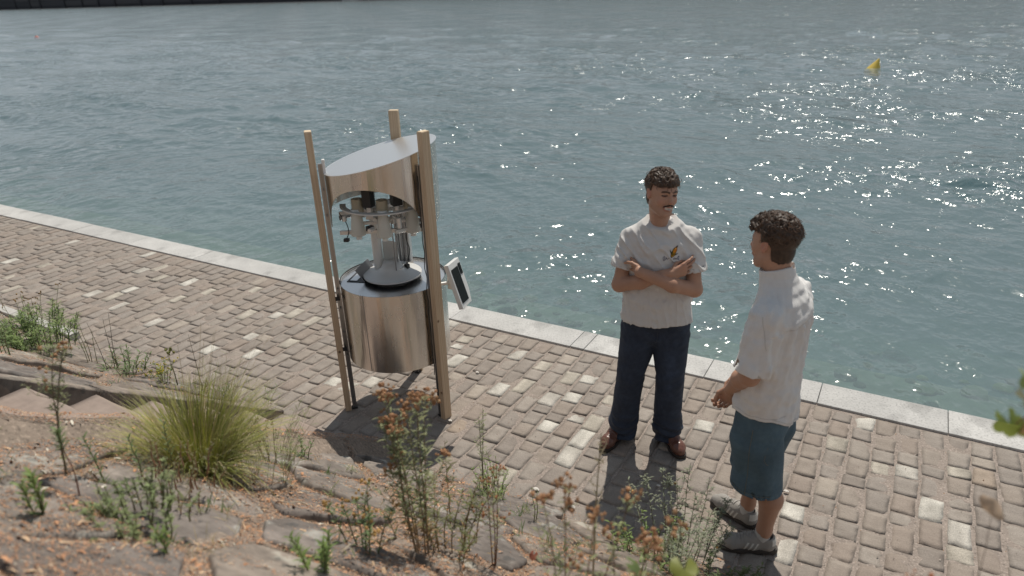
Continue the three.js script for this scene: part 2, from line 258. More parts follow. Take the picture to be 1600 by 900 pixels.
  for (let i = 0; i < n; i++) {
    const joint = r() < 0.8, x = joint ? X0 + Math.round(-70 + 80 * r()) * ROW + (r() - 0.5) * 0.02 : -9.5 + 10.5 * r(), z = 0.3 + 1.8 * Math.pow(r(), 0.8), s = 0.25 + 0.75 * r() * r();
    mt.compose(V(x, joint ? -0.004 : 0.005, z), new THREE.Quaternion().setFromEuler(new THREE.Euler(r() * 6, r() * 6, r() * 6)), V(s * (1 + r()), s * 0.6, s)); im.setMatrixAt(i, mt);
    const k = 0.12 + 0.3 * r(); im.setColorAt(i, r() < 0.2 ? cc.setRGB(0.36, 0.19, 0.09) : cc.setRGB(k * 1.1, k * 0.95, k * 0.82));
  }
  im.name = 'grit'; im.castShadow = im.receiveShadow = true; paving.add(im); tag(im, null, null, null, 'stuff');
  // pale chips that can be told apart on the setts
  for (const [x, z, s] of [[-1.58, 1.98, 0.016], [-1.33, 2.02, 0.018], [-2.44, 1.62, 0.012], [-0.95, 1.62, 0.01], [-2.62, 0.98, 0.012], [-0.28, 1.33, 0.012]]) { const g = new THREE.DodecahedronGeometry(s, 0); g.scale(1.3, 0.5, 0.9); g.translate(x, 0.012, z); tag(mesh('pale_pebble', g, std([0.62, 0.58, 0.53], 0.8)), ['small pale pebble on the setts below the weedy slope', 'pale round pebble at the foot of the slope near the crossed arms man shadow', 'tiny pale chip on the setts right of the steel kiosk', 'tiny pale chip between the two men on the setts', 'small pale chip behind the right post of the kiosk', 'tiny pale chip right of the man in the white shirt'][[-1.58, -1.33, -2.44, -0.95, -2.62, -0.28].indexOf(x)], 'pebble'); }
}

// ---------------------------------------------------------------- far bank
{
  const r = rng(90), Z = -216, g = thing('river_wall', 'dark stone river wall along the far bank', 'wall');
  const block = [std([0.050, 0.046, 0.050], 0.95), std([0.062, 0.056, 0.058], 0.95), std([0.038, 0.036, 0.040], 0.95), std([0.085, 0.078, 0.078], 0.95)];
  mesh('backing', box(1100, 9, 3, -350, 3.4, Z - 2, 0.05), block[2], g);
  let x = -560; while (x < 60) {
    const w = 9 + 16 * r(), y0 = WATER + 1.2; let y = WATER - 0.6;
    for (const h of [1.5, 2.6, 3.2]) { const gq = box(w - 0.35, h - 0.2, 0.9, x + w / 2, y + h / 2, Z - 0.2 + 0.2 * r(), 0.06); const lite = (x > -262 && x < -205) ? 3 : Math.floor(r() * 3); mesh('wall_block', gq, block[y < 0 ? 2 : lite], g); y += h; }
    mesh('buttress', box(1.1, 7.4, 1.6, x, 3, Z + 0.1, 0.08), block[2], g); x += w;
  }
  // landing stage with railing, and a moored boat
  const st = thing('landing_stage', 'low landing stage with thin railing on the far bank', 'jetty');
  mesh('deck', box(26, 0.4, 3, -166, 0.1, Z + 2.5, 0.05), std([0.05, 0.05, 0.06], 0.9), st);
  for (let i = 0; i < 12; i++) mesh('railing_post', box(0.14, 1.5, 0.14, -178 + i * 2.2, 1.0, Z + 3.6), std([0.28, 0.3, 0.36], 0.6), st);
  for (const y of [1.0, 1.7]) mesh('rail', box(26, 0.1, 0.1, -166, y, Z + 3.6), std([0.2, 0.22, 0.28], 0.6), st);
  const hull = new THREE.Shape(); hull.moveTo(-3.6, 0); hull.lineTo(3.1, 0); hull.quadraticCurveTo(4.2, 0.5, 4.6, 1.3); hull.lineTo(-3.9, 1.05); hull.closePath();
  const hg = new THREE.ExtrudeGeometry(hull, { depth: 1.9, bevelEnabled: true, bevelSize: 0.25, bevelThickness: 0.3, bevelSegments: 2 });
  const bt = thing('moored_boat', 'small pale boat moored at the dark far bank wall', 'boat', [-192, WATER - 0.25, Z + 3]);
  mesh('hull', hg, std([0.32, 0.31, 0.31], 0.5), bt); mesh('cabin', box(2.8, 1.0, 1.5, -0.5, 1.6, 1, 0.15), std([0.4, 0.4, 0.4], 0.5), bt); mesh('window', box(2.2, 0.4, 1.54, -0.5, 1.75, 1, 0.05), std([0.03, 0.03, 0.04], 0.2), bt);
  // wood behind the wall, mirrored in the far water
  const leaf = new THREE.IcosahedronGeometry(1, 0), n = 2600, im = new THREE.InstancedMesh(leaf, std([0.045, 0.06, 0.03], 1), n), mt = new THREE.Matrix4();
  for (let i = 0; i < n; i++) { const k = Math.floor(i / 50), cx = -620 + k * 17.5, hgt = 11 + 6 * noise3(k * 0.7, 2, 3); const a = r() * 6.28, q = Math.sqrt(r()); mt.compose(V(cx + 8.5 * q * Math.cos(a), 7 + hgt * r(), Z - 12 + 6 * q * Math.sin(a)), new THREE.Quaternion().setFromEuler(new THREE.Euler(r() * 6, r() * 6, r() * 6)), V(2.2 + r(), 1.6 + r(), 2.2 + r())); im.setMatrixAt(i, mt); }
  im.name = 'far_wood'; scene.add(im); tag(im, 'dark green wood along the top of the far bank', null, null, 'stuff');
  const far = new THREE.PlaneGeometry(1800, 500); far.rotateX(-Math.PI / 2); far.translate(-350, 6.8, Z - 252); tag(mesh('far_bank_ground', far, std([0.06, 0.08, 0.04], 1)), 'grassy ground behind the far river wall', null, null, 'structure');
}

// ---------------------------------------------------------------- slope of rough stone slabs
const FOOT = 2.12, RISE = 0.71, SL = Math.hypot(1, RISE);          // slope: y = RISE * (z - FOOT)
const onSlope = (x, s, up = 0) => V(x, s * RISE / SL + up / SL, FOOT + s / SL - up * RISE / SL);   // s metres up the slope, up = off its face
const rockA = tex(512, 512, (u, v) => { const n = clamp(0.5 + 0.8 * tfbm(u, v, 4, 6, 51), 0, 1), f = tfbm(u, v, 18, 4, 57), l = tfbm(u, v, 6, 5, 60); let c = lerpc([0.15, 0.126, 0.108], [0.34, 0.29, 0.25], n); const k = 1 + 0.55 * f + 0.35 * tfbm(u, (v * 4) % 1, 8, 4, 58); if (l > 0.2) c = lerpc(c, [0.44, 0.42, 0.37], smooth(0.2, 0.36, l) * 0.75); if (tnoise(u, v, 12, 64) > 0.36) c = lerpc(c, [0.10, 0.10, 0.095], 0.5); return c.map(q => q * k); }, true, 0.9, 0.9);
const rockB = tex(512, 512, (u, v) => { const n = clamp(0.5 + 0.7 * tfbm(u, v, 3, 6, 71), 0, 1), f = tfbm(u, v, 26, 3, 77); const c = lerpc([0.235, 0.18, 0.15], [0.33, 0.265, 0.225], n); return c.map(q => q * (1 + 0.2 * f)); }, true, 0.8, 0.8);
const rockBump = tex(512, 512, (u, v) => 0.5 + 0.38 * tfbm(u, v, 5, 7, 91) + 0.12 * tfbm(u, v * 3 % 1, 9, 4, 95), false, 0.8, 0.8);
const slabMats = [[1, 1, 1], [0.82, 0.82, 0.84], [1.06, 1.03, 0.99], [0.93, 0.9, 0.87]].map(c => std(c.map(q => q * 0.84), 0.93, { map: rockA, bumpMap: rockBump, bumpScale: 0.05 }));
const brownMat = std([1, 1, 1], 0.9, { map: rockB, bumpMap: rockBump, bumpScale: 0.016 });
const embankment = thing('embankment', 'weedy sloping embankment of rough grey stone slabs', null, [0, 0, 0], null, 'structure');
const soilH = (x, s) => (x < -3.62 || x > -2.95 ? -0.004 : -0.3) + (x > -2.95 ? 0.10 * smooth(-2.45, -2.66, x) - 0.4 * smooth(-2.66, -2.95, x) : 0) + 0.04 * fbm(x * 3, s * 3, 1, 3);
const slabs = [];                                                   // polygons kept for scattering litter between them
{
  const soil = tex(256, 256, (u, v) => { const n = tfbm(u, v, 8, 4, 33), s = tnoise(u, v, 60, 38); const k = 0.185 + 0.07 * n + (s > 0.3 ? 0.07 : s < -0.35 ? -0.06 : 0); return [k * 1.24, k * 0.98, k * 0.78]; }, true, 1.1, 1.1);
  const pos = [], uv = [], idx = [], X = [-60], S = []; for (let x = -12; x <= 3.01; x += 0.1) if (true) X.push(x); X.push(30); for (let s = -0.06; s < 4.2; s += 0.1) S.push(s);
  for (const s of S) for (const x of X) { const p = onSlope(x, s, soilH(x, s)); pos.push(p.x, p.y, p.z); uv.push(x, s); }
  for (let j = 0; j < S.length - 1; j++) for (let i = 0; i < X.length - 1; i++) { const a = j * X.length + i; idx.push(a, a + X.length, a + 1, a + 1, a + X.length, a + X.length + 1); }
  const gb = grit.clone(); gb.repeat.set(1.5, 1.5); gb.needsUpdate = true;
  mesh('soil', geom(pos, idx, uv), std([1, 1, 1], 1, { map: soil, bumpMap: gb, bumpScale: 0.012 }), embankment);
  const top = new THREE.PlaneGeometry(90, 40); top.rotateX(-Math.PI / 2); const e = onSlope(0, 4.1); top.translate(-15, e.y - 0.01, e.z + 20 - 0.06); mesh('upper_ground', top, std([0.2, 0.17, 0.14], 1), embankment);
  // Voronoi slabs
  const r = rng(314), seeds = [];
  const cell = (x0, x1, s0, s1, w, h) => { let row = 0; for (let s = s0; s < s1; s += h, row++) for (let x = x0 + (row % 2) * w * 0.5; x < x1; x += w) seeds.push([x + w * (0.5 + 0.62 * (r() - 0.5)), s + h * (0.5 + 0.6 * (r() - 0.5)), x0, x1]); };
  cell(-2.60, 2.3, -0.04, 3.5, 0.62, 0.36); cell(-9.4, -3.70, -0.04, 2.2, 0.9, 0.42);
  seeds.forEach(([cx, cs, lo, hi], si) => {
    let poly = [[cx - 0.7, cs - 0.6], [cx + 0.7, cs - 0.6], [cx + 0.7, cs + 0.6], [cx - 0.7, cs + 0.6]];
    const clip = (nx, ny, d) => { const out = []; for (let i = 0; i < poly.length; i++) { const a = poly[i], b = poly[(i + 1) % poly.length], da = a[0] * nx + a[1] * ny - d, db = b[0] * nx + b[1] * ny - d; if (da <= 0) out.push(a); if (da * db < 0) { const t = da / (da - db); out.push([a[0] + t * (b[0] - a[0]), a[1] + t * (b[1] - a[1])]); } } poly = out; };
    const gap = 0.016 + 0.05 * r() * r();
    for (const [ox, os, l2] of seeds) if ((ox !== cx || os !== cs) && l2 === lo && Math.abs(ox - cx) < 1.6) { let nx = ox - cx, ny = os - cs; const L = Math.hypot(nx, ny); nx /= L; ny /= L; clip(nx, ny, nx * (cx + ox) / 2 + ny * (cs + os) / 2 - gap); }
    clip(1, 0, lo < -5 ? hi : 3); clip(-1, 0, -lo); clip(0, -1, 0.03 + 0.02 * r()); if (poly.length < 3) return;
    slabs.push(poly);
    // resample the outline, round its corners, rough its edge, and dome the face
    const N = 44, per = poly.map((p, i) => Math.hypot(poly[(i + 1) % poly.length][0] - p[0], poly[(i + 1) % poly.length][1] - p[1])), tot = per.reduce((a, b) => a + b), ring = [];
    for (let k = 0; k < N; k++) { let t = k / N * tot, i = 0; while (t > per[i]) { t -= per[i]; i++; } const a = poly[i], b = poly[(i + 1) % poly.length], f = t / per[i]; ring.push([mixf(a[0], b[0], f), mixf(a[1], b[1], f)]); }
    const sm = ring.map((p, k) => { const a = ring[(k + N - 1) % N], b = ring[(k + 1) % N]; return [(p[0] * 2 + a[0] + b[0]) / 4, (p[1] * 2 + a[1] + b[1]) / 4]; });
    const mx = sm.reduce((a, p) => a + p[0], 0) / N, ms = sm.reduce((a, p) => a + p[1], 0) / N, lift = 0.0 + 0.010 * r(), tx = (r() - 0.5) * 0.08, ts = (r() - 0.5) * 0.12;
    const ang = -0.35 + 0.5 * r(), ca = Math.cos(ang), sa = Math.sin(ang);
    const face = (X, S2) => { const a = X * ca + S2 * sa, b = -X * sa + S2 * ca; return lift + (X - mx) * tx + (S2 - ms) * ts + 0.03 * fbm(X * 3.1, S2 * 4.2, si * 0.7, 5) + 0.018 * Math.abs(noise3(a * 5, b * 17, si)) + 0.010 * Math.abs(noise3(a * 14, b * 46, si)) + 0.006 * noise3(X * 40, S2 * 40, si); };
    poly.face = face;
    const P = [], U = [], I = [], rings = [[1.02, -0.12], [1.0, -0.012], [0.985, 0.001], [0.93, 0.003], [0.86, 0.004], [0.77, 0.005], [0.67, 0.006], [0.56, 0.006], [0.44, 0.006], [0.31, 0.006], [0.16, 0.006]];
    rings.forEach(([f, up], ri) => sm.forEach(([x, s], k) => {
      let X = mx + (x - mx) * f, S2 = ms + (s - ms) * f; const e = ri < 3 ? 1 : 0.4; X += e * 0.018 * noise3(x * 7, s * 7, si); S2 += e * 0.018 * noise3(x * 7, s * 7, si + 40);
      const h = ri === 0 ? -0.14 : face(X, S2) + up;
      const p = onSlope(X, S2, h); P.push(p.x, p.y, p.z); U.push(X + si * 0.173, S2 + si * 0.31);
    }));
    for (let a = 0; a < rings.length - 1; a++) for (let k = 0; k < N; k++) { const n = (k + 1) % N, i = a * N; I.push(i + k, i + n, i + N + k, i + n, i + N + n, i + N + k); }
    const c = onSlope(mx, ms, face(mx, ms) + 0.006); P.push(c.x, c.y, c.z); U.push(mx + si * 0.173, ms + si * 0.31);
    for (let k = 0; k < N; k++) I.push((rings.length - 1) * N + k, (rings.length - 1) * N + (k + 1) % N, P.length / 3 - 1);
    const fl = []; for (let t = 0; t < I.length; t += 3) fl.push(I[t], I[t + 2], I[t + 1]);
    mesh('stone_slab', geom(P, fl, U), slabMats[si % 4], embankment);
  });
  // pale edging at the foot, seen only at the far left
  for (let x = -12; x < -6.5; x += 0.98) mesh('edging_stone', box(0.97, 0.14, 0.09, x + 0.49, 0.0, 2.075, 0.008), std([0.46, 0.44, 0.41], 0.85, { bumpMap: grit, bumpScale: 0.002 }), embankment);
}
// ---------------------------------------------------------------- stair of worn sandstone and its side curb
{
  const st = thing('stone_stair', 'worn brown sandstone stair climbing the embankment beside the kiosk', 'stairs');
  const r = rng(8), run = 0.28, rise = run * RISE, x0 = -3.47, x1 = -2.60;
  for (let i = 0; i < 9; i++) {
    const z0 = FOOT + 0.03 + i * run, y1 = (i + 1) * rise - 0.115, nx = 14, P = [], U = [], I = [];
    const prof = [[-0.002, -rise - 0.03], [0.004, -0.05], [0.0, -0.022], [0.012, -0.006], [0.035, 0.0], [0.12, 0.002], [0.22, 0.004], [run + 0.05, 0.006], [run + 0.05, -0.2]];
    for (let k = 0; k <= nx; k++) { const u = k / nx, x = mixf(x0, x1, u), wear = 0.022 * Math.sin(u * Math.PI) ** 2;
      prof.forEach(([dz, dy], j) => { const top = j >= 2 && j < 8, n = fbm(x * 4, i * 3 + dz * 6, 2, 3); P.push(x + (k === 0 ? -0.02 * n : 0), y1 + dy - (top ? wear * (j < 6 ? 1 : 0.5) : 0) + (top ? 0.012 * n : 0), z0 + dz + 0.018 * fbm(x * 3.3, i * 2.1, 7, 3)); U.push(x + i * 0.4, z0 + dz + (j < 2 ? dy : 0)); }); }
    const m = prof.length; for (let k = 0; k < nx; k++) for (let j = 0; j < m - 1; j++) { const a = k * m + j; I.push(a, a + 1, a + m, a + 1, a + m + 1, a + m); }
    for (const [k, f] of [[0, 0], [nx, 1]]) { const b = k * m; for (let j = 1; j < m - 1; j++) f ? I.push(b, b + j, b + j + 1) : I.push(b, b + j + 1, b + j); }
    const fl = []; for (let t = 0; t < I.length; t += 3) fl.push(I[t], I[t + 2], I[t + 1]);
    mesh('step', geom(P, fl, U), brownMat, st);
  }
  for (const [s0, s1] of [[-0.02, 0.62], [0.63, 1.36], [1.37, 2.1], [2.11, 2.9]]) {
    const P = [], U = [], I = [], n = 12, prof = [[-3.70, -0.3], [-3.70, 0.035], [-3.685, 0.05], [-3.57, 0.052], [-3.555, 0.04], [-3.55, -0.3]];
    for (let k = 0; k <= n; k++) { const s = mixf(s0, s1, k / n); prof.forEach(([x, up], j) => { const q = onSlope(x + 0.012 * noise3(s * 5, j, 3), s, up + (up > 0 ? 0.012 * fbm(s * 4, x * 5, 3, 3) : 0)); P.push(q.x, q.y, q.z); U.push(x + (up < 0 ? up : 0), s); }); }
    const m = prof.length; for (let k = 0; k < n; k++) for (let j = 0; j < m - 1; j++) { const a = k * m + j; I.push(a, a + m, a + 1, a + 1, a + m, a + m + 1); }
    for (const [k, f] of [[0, 1], [n, 0]]) { const b = k * m; for (let j = 1; j < m - 1; j++) f ? I.push(b, b + j, b + j + 1) : I.push(b, b + j + 1, b + j); }
    mesh('side_curb', geom(P, I, U), slabMats[2], st);
  }
}

// ---------------------------------------------------------------- steel dispensing kiosk on three timber posts
const KX = -2.902, KZ = 1.512;
{
  const k = thing('dispensing_kiosk', 'cylindrical brushed steel dispensing kiosk with slanted lid standing on three timber posts on the setts', 'kiosk', [KX, 0, KZ]);
  const T = [0.6535, 0.757], Rt = [0.757, -0.6535];                // towards the front, and to the right of the front
  const P = (phi, r, y) => V((Math.sin(phi) * Rt[0] + Math.cos(phi) * T[0]) * r, y, (Math.sin(phi) * Rt[1] + Math.cos(phi) * T[1]) * r), D = Math.PI / 180;
  // materials
  const brush = tex(512, 64, (u, v) => 0.5 + 0.32 * tnoise(u, v, 8, 3) + 0.3 * tnoise(u, v, 64, 4), false);
  const brushRough = tex(1024, 16, (u, v) => 0.55 + 0.3 * tfbm(u, v, 8, 6, 5), false, 3, 1);
  const streak = tex(1024, 8, (u, v) => 0.5 + 0.35 * tnoise(u, v, 14, 3) + 0.25 * tnoise(u, v, 61, 4) + 0.1 * tnoise(u, v, 210, 6), false);
  const steel = phys([0.68, 0.65, 0.61], 0.46, { metalness: 1, roughnessMap: brushRough, anisotropy: 0.7, anisotropyRotation: Math.PI / 2, bumpMap: streak, bumpScale: 0.004 });
  const steelFlat = phys([0.74, 0.74, 0.74], 0.3, { metalness: 1 });
  const mirror = phys([0.74, 0.74, 0.74], 0.27, { metalness: 1 });
  const alu = std([0.72, 0.71, 0.70], 0.45, { metalness: 0.75 }), aluDark = std([0.3, 0.3, 0.31], 0.45, { metalness: 1 });
  const black = std([0.018, 0.018, 0.02], 0.5), rubber = std([0.03, 0.03, 0.03], 0.8), white = phys([0.72, 0.72, 0.70], 0.35);
  const milky = phys([0.74, 0.72, 0.66], 0.35, { transmission: 0.35, thickness: 0 }), clear = phys([0.95, 0.96, 0.96], 0.06, { transmission: 1, thickness: 0, ior: 1.45 });
  const wood = tex(128, 1024, (u, v) => { const w = tnoise(u, v, 2, 3) * 0.5, g = Math.sin((u * 9 + 1.4 * tnoise(u, v, 3, 8) + w) * 6.28), f = tnoise(u, v * 1, 40, 9), kx = ((u * 3) % 1) - 0.5, kn = [0.13, 0.38, 0.61, 0.87].reduce((a, q, i) => Math.min(a, Math.hypot((u - 0.2 - 0.18 * i) * 0.9, (v - q) * 14)), 9); let c = lerpc([0.62, 0.48, 0.335], [0.47, 0.335, 0.21], 0.5 + 0.3 * g + 0.25 * f); if (kn < 0.09) c = lerpc([0.13, 0.07, 0.035], c, smooth(0.02, 0.09, kn)); return c; }, true, 1, 1);
  const timber = std([1, 1, 1], 0.72, { map: wood });
  const endGrain = std([0.66, 0.52, 0.36], 0.8);
  // posts with their slotted aluminium uprights
  for (const [deg, top, far] of [[39, 1.99, 0.414], [-84.5, 1.985, 0.418], [163, 2.01, 0.416]]) {
    // deg is measured round the axis from the front, positive to the right
    const c = P(deg * D, far, 0), a = Math.atan2(c.x, c.z);
    const put = g => { g.rotateY(a); g.translate(c.x, 0, c.z); return g; };
    const b = new RoundedBoxGeometry(0.064, top, 0.043, 2, 0.003); b.translate(0, top / 2, 0);
    { const p = b.attributes.position, n = b.attributes.normal, u = b.attributes.uv; for (let i = 0; i < p.count; i++) u.setXY(i, (Math.abs(n.getX(i)) > 0.7 ? p.getZ(i) + 0.09 : p.getX(i)) * 7 + deg * 0.1, p.getY(i) / 2.1 + deg * 0.013); }
    const post = mesh('timber_post', put(b), timber, k);
    mesh('end_grain', put(box(0.058, 0.003, 0.037, 0, top + 0.0008, 0, 0.001)), endGrain, post);
    const s = new THREE.Shape(), w = 0.015, q = 0.004, dpt = 0.007; s.moveTo(-w, -w);
    for (const [cx, cy] of [[1, 0], [0, 1], [-1, 0], [0, -1]]) { const tx = -cy, ty = cx; const pt = (along, out) => s.lineTo(cx * out + tx * along, cy * out + ty * along); pt(-w, w); pt(-q, w); pt(-q, w - dpt); pt(q, w - dpt); pt(q, w); pt(w, w); }
    s.closePath(); const e = new THREE.ExtrudeGeometry(s, { depth: 1.78, bevelEnabled: false }); e.rotateX(-Math.PI / 2); e.translate(0, 0.002, -0.046);
    const up = mesh('aluminium_upright', put(e), std([0.42, 0.41, 0.40], 0.35, { metalness: 1 }), k);
    for (const y of [0.09, 0.44, 0.62, 0.80, 0.94, 1.45, 1.62]) { const bo = cyl(0.007, 0.007, 0.012, 0, 0, 0, 8); bo.rotateZ(Math.PI / 2); bo.translate(0.02, y, -0.046); mesh('bolt', put(bo), aluDark, up); }
    const br = box(0.004, 0.03, 0.03, 0.037, 0.5, -0.035, 0.001); mesh('bracket', put(br), black, k); const b2 = box(0.004, 0.03, 0.03, 0.037, 0.88, -0.035, 0.001); mesh('bracket', put(b2), black, k);
    mesh('foot', put(box(0.04, 0.012, 0.04, 0, 0.006, -0.046, 0.003)), rubber, k);
  }
  // a curved wall from phi0 to phi1 with its bottom and top heights given by functions
  const R0 = 0.355;
  const shell = (bot, topf, a0, a1, n, r, th = 0.003) => {
    const pos = [], uv = [], idx = [], m = 5;
    for (let i = 0; i <= n; i++) { const f = mixf(a0, a1, i / n), b = bot(f), t = topf(f);
      for (let j = 0; j < m; j++) { const q = P(f, r, mixf(b, t, j / (m - 1))); pos.push(q.x, q.y, q.z); uv.push(f / 6.28, q.y); }
      for (let j = 0; j < m; j++) { const q = P(f, r - th, mixf(b, t, j / (m - 1))); pos.push(q.x, q.y, q.z); uv.push(f / 6.28, q.y); } }
    const M = 2 * m;
    for (let i = 0; i < n; i++) { const a = i * M, b = a + M; for (let j = 0; j < m - 1; j++) { idx.push(a + j, b + j, a + j + 1, b + j, b + j + 1, a + j + 1); idx.push(a + m + j, a + m + j + 1, b + m + j, b + m + j, a + m + j + 1, b + m + j + 1); } idx.push(a, b, a + m, b, b + m, a + m, a + m - 1, a + M - 1, b + m - 1, b + m - 1, a + M - 1, b + M - 1); }
    const g = geom(pos, idx, uv);
    // exact outward and inward normals so that the sheet mirrors smoothly
    const nn = g.attributes.normal; let q = 0; for (let i = 0; i <= n; i++) { const f = mixf(a0, a1, i / n), o = P(f, 1, 0); for (let j = 0; j < M; j++, q++) { const sgn = j < m ? 1 : -1; nn.setXYZ(q, o.x * sgn, 0, o.z * sgn); } }
    return g;
  };
  // lower drum
  const drum = mesh('lower_drum', shell(() => 0.42, () => 0.972, -Math.PI, Math.PI, 120, R0), steel, k);
  mesh('drum_seam', box(0.004, 0.548, 0.003, P(-0.62, R0 + 0.0005, 0).x, 0.696, P(-0.62, R0 + 0.0005, 0).z, 0.001, Math.atan2(P(-0.62, 1, 0).x, P(-0.62, 1, 0).z)), aluDark, drum);
  const disc = (r, y, th, mat, name, par) => mesh(name, cyl(r, r, th, 0, y, 0, 96), mat, par);
  disc(R0 - 0.004, 0.425, 0.006, steelFlat, 'drum_floor', drum);
  const deck = disc(R0 - 0.004, 0.958, 0.006, mirror, 'work_deck', k);
  { const g = new THREE.TorusGeometry(R0 - 0.001, 0.004, 6, 110, Math.PI * 1.1); g.rotateX(Math.PI / 2); const a = Math.atan2(P(Math.PI, 1, 0).z, P(Math.PI, 1, 0).x); g.rotateY(-a - Math.PI * 0.55 + Math.PI * 1.1); g.translate(0, 0.975, 0); mesh('rubber_edging', g, rubber, k); }
  // hatch in the deck, left rear
  { const c = P(-112 * D, 0.225, 0), a = Math.atan2(c.x, c.z); const h = mesh('hatch', box(0.22, 0.004, 0.13, c.x, 0.9632, c.z, 0.001, a), black, k); mesh('hatch_flap', box(0.19, 0.003, 0.05, c.x * 1.1, 0.9665, c.z * 1.1, 0.001, a), steelFlat, h);
    const lid = new RoundedBoxGeometry(0.22, 0.004, 0.1, 1, 0.001); lid.translate(0, 0, -0.05); lid.rotateX(0.95); lid.rotateY(a + Math.PI); lid.translate(c.x * 0.72, 0.966, c.z * 0.72); mesh('hatch_lid', lid, aluDark, h); }
  // turntable
  const tt = mesh('turntable', cyl(0.196, 0.196, 0.010, 0.0, 0.995, 0.0, 96), phys([0.60, 0.59, 0.57], 0.38, { metalness: 0.1 }), k);
  mesh('turntable_rim', cyl(0.195, 0.193, 0.007, 0, 0.9865, 0, 96), rubber, tt); mesh('turntable_cone', new THREE.LatheGeometry([[0.19, 1.0005], [0.14, 1.005], [0.1, 1.018], [0.072, 1.042], [0.058, 1.078], [0.0, 1.079]].map(([a, b]) => new THREE.Vector2(a, b)), 64), tt.material, tt); mesh('turntable_hub', cyl(0.12, 0.13, 0.02, 0, 0.9725, 0, 40), alu, tt);
  // upper housing with an arched opening, its slanted top and the lid
  const topAt = f => 1.803 + 0.240 * R0 * Math.sin(f) + 0.015 * R0 * Math.cos(f);
  const lower = f => {
    const d = f / D; let b = Math.abs(d) > 95 ? 1.468 : mixf(1.385, 1.468, smooth(60, 95, Math.abs(d))); if (d < 0 && d > -100) b = mixf(1.38, 1.468, smooth(-96, -100, d));
    const u = (d + 20) / 57; if (Math.abs(u) < 1) b = Math.max(b, 1.40 + 0.268 * Math.pow(1 - u * u, 0.6)); return b; };
  mesh('upper_housing', shell(lower, topAt, -Math.PI, Math.PI, 240, R0), steel, k);
  { const n = 120, pos = [0, 1.803 + 0.004, 0], uv = [0, 0], idx = [], r = R0 + 0.006; const ring = dy => { for (let i = 0; i < n; i++) { const f = i / n * 2 * Math.PI, q = P(f, r, 1.803 + (0.240 * Math.sin(f) + 0.015 * Math.cos(f)) * r + dy); pos.push(q.x, q.y, q.z); uv.push(q.x, q.z); } };
    ring(0.004); ring(0.0045); ring(0.0005); pos.push(0, 1.8035, 0); uv.push(0, 0);
    for (let i = 0; i < n; i++) { const j = (i + 1) % n; idx.push(0, 1 + j, 1 + i); idx.push(1 + n + i, 1 + n + j, 1 + 2 * n + i, 1 + n + j, 1 + 2 * n + j, 1 + 2 * n + i); idx.push(1 + 3 * n, 1 + 2 * n + i, 1 + 2 * n + j); }
    const fl = []; for (let t = 0; t < idx.length; t += 3) fl.push(idx[t], idx[t + 1], idx[t + 2]);
    const g = geom(pos, fl, uv).toNonIndexed(); g.computeVertexNormals();
    const lidMat = phys([0.80, 0.80, 0.80], 0.36, { metalness: 1 }); mesh('slanted_lid', g, lidMat, k); }
  { const q = P(-84.5 * D, R0 + 0.002, 1.775); mesh('lid_tab', box(0.032, 0.085, 0.018, q.x * 0.985, 1.765, q.z * 0.985, 0.002, Math.atan2(q.x, q.z)), alu, k); }
  // inside the housing: shelf, rails, motors, jars, dispensing cups
  const shelf = new THREE.Shape(); for (let i = 0; i <= 50; i++) { const f = mixf(-95, 95, i / 50) * D, q = P(f, 0.29, 0); i ? shelf.lineTo(q.x, -q.z) : shelf.moveTo(q.x, -q.z); } for (let i = 50; i >= 0; i--) { const f = mixf(-95, 95, i / 50) * D, q = P(f, 0.252, 0); shelf.lineTo(q.x, -q.z); }
  { const g = new THREE.ExtrudeGeometry(shelf, { depth: 0.008, bevelEnabled: false }); g.rotateX(-Math.PI / 2); g.translate(0, 1.49, 0); mesh('cup_shelf', g, std([0.6, 0.59, 0.57], 0.5), k); }
  for (const [phi, r] of [[-52, 0.235], [-6, 0.225], [42, 0.235]]) {
    const c = P(phi * D, r, 0), pr = [[0.0, 0.001], [0.046, 0], [0.049, 0.004], [0.046, 0.03], [0.037, 0.1], [0.031, 0.135], [0.024, 0.15], [0.018, 0.155], [0.0, 0.156]].map(([a, b]) => new THREE.Vector2(a, b));
    const g = new THREE.LatheGeometry(pr, 32); g.translate(c.x, 1.335, c.z); const cup = mesh('dispensing_cup', g, milky, k);
    mesh('cup_collar', cyl(0.03, 0.034, 0.02, c.x, 1.496, c.z, 24), white, cup);
    const nz = cyl(0.012, 0.02, 0.04, c.x, 1.327, c.z, 16); mesh('nozzle', nz, white, cup);
    const c2 = P(phi * D, r - 0.015, 0); mesh('supply_jar', cyl(0.042, 0.042, 0.15, c2.x, 1.56, c2.z, 28), clear, k);
    mesh('jar_filling', cyl(0.036, 0.036, 0.085, c2.x, 1.525, c2.z, 24), std([0.42, 0.36, 0.26], 0.6), k); mesh('jar_lid', cyl(0.045, 0.045, 0.016, c2.x, 1.644, c2.z, 28), white, k);
  }
  for (const phi of [-30, 20]) { const c = P(phi * D, 0.2, 0); const m = mesh('motor', box(0.062, 0.11, 0.062, c.x, 1.575, c.z, 0.006, phi * D + 0.7), black, k); mesh('motor_flange', cyl(0.02, 0.02, 0.03, c.x, 1.505, c.z, 16), alu, m); }
  const rail = (p0, p1, w, h, mat, name = 'cross_rail') => { const d = p1.clone().sub(p0), L = d.length(), g = new RoundedBoxGeometry(w, h, L, 1, 0.002); g.applyMatrix4(new THREE.Matrix4().lookAt(p0, p1, V(0, 1, 0))); const c = p0.clone().add(p1).multiplyScalar(0.5); g.translate(c.x, c.y, c.z); return mesh(name, g, mat, k); };
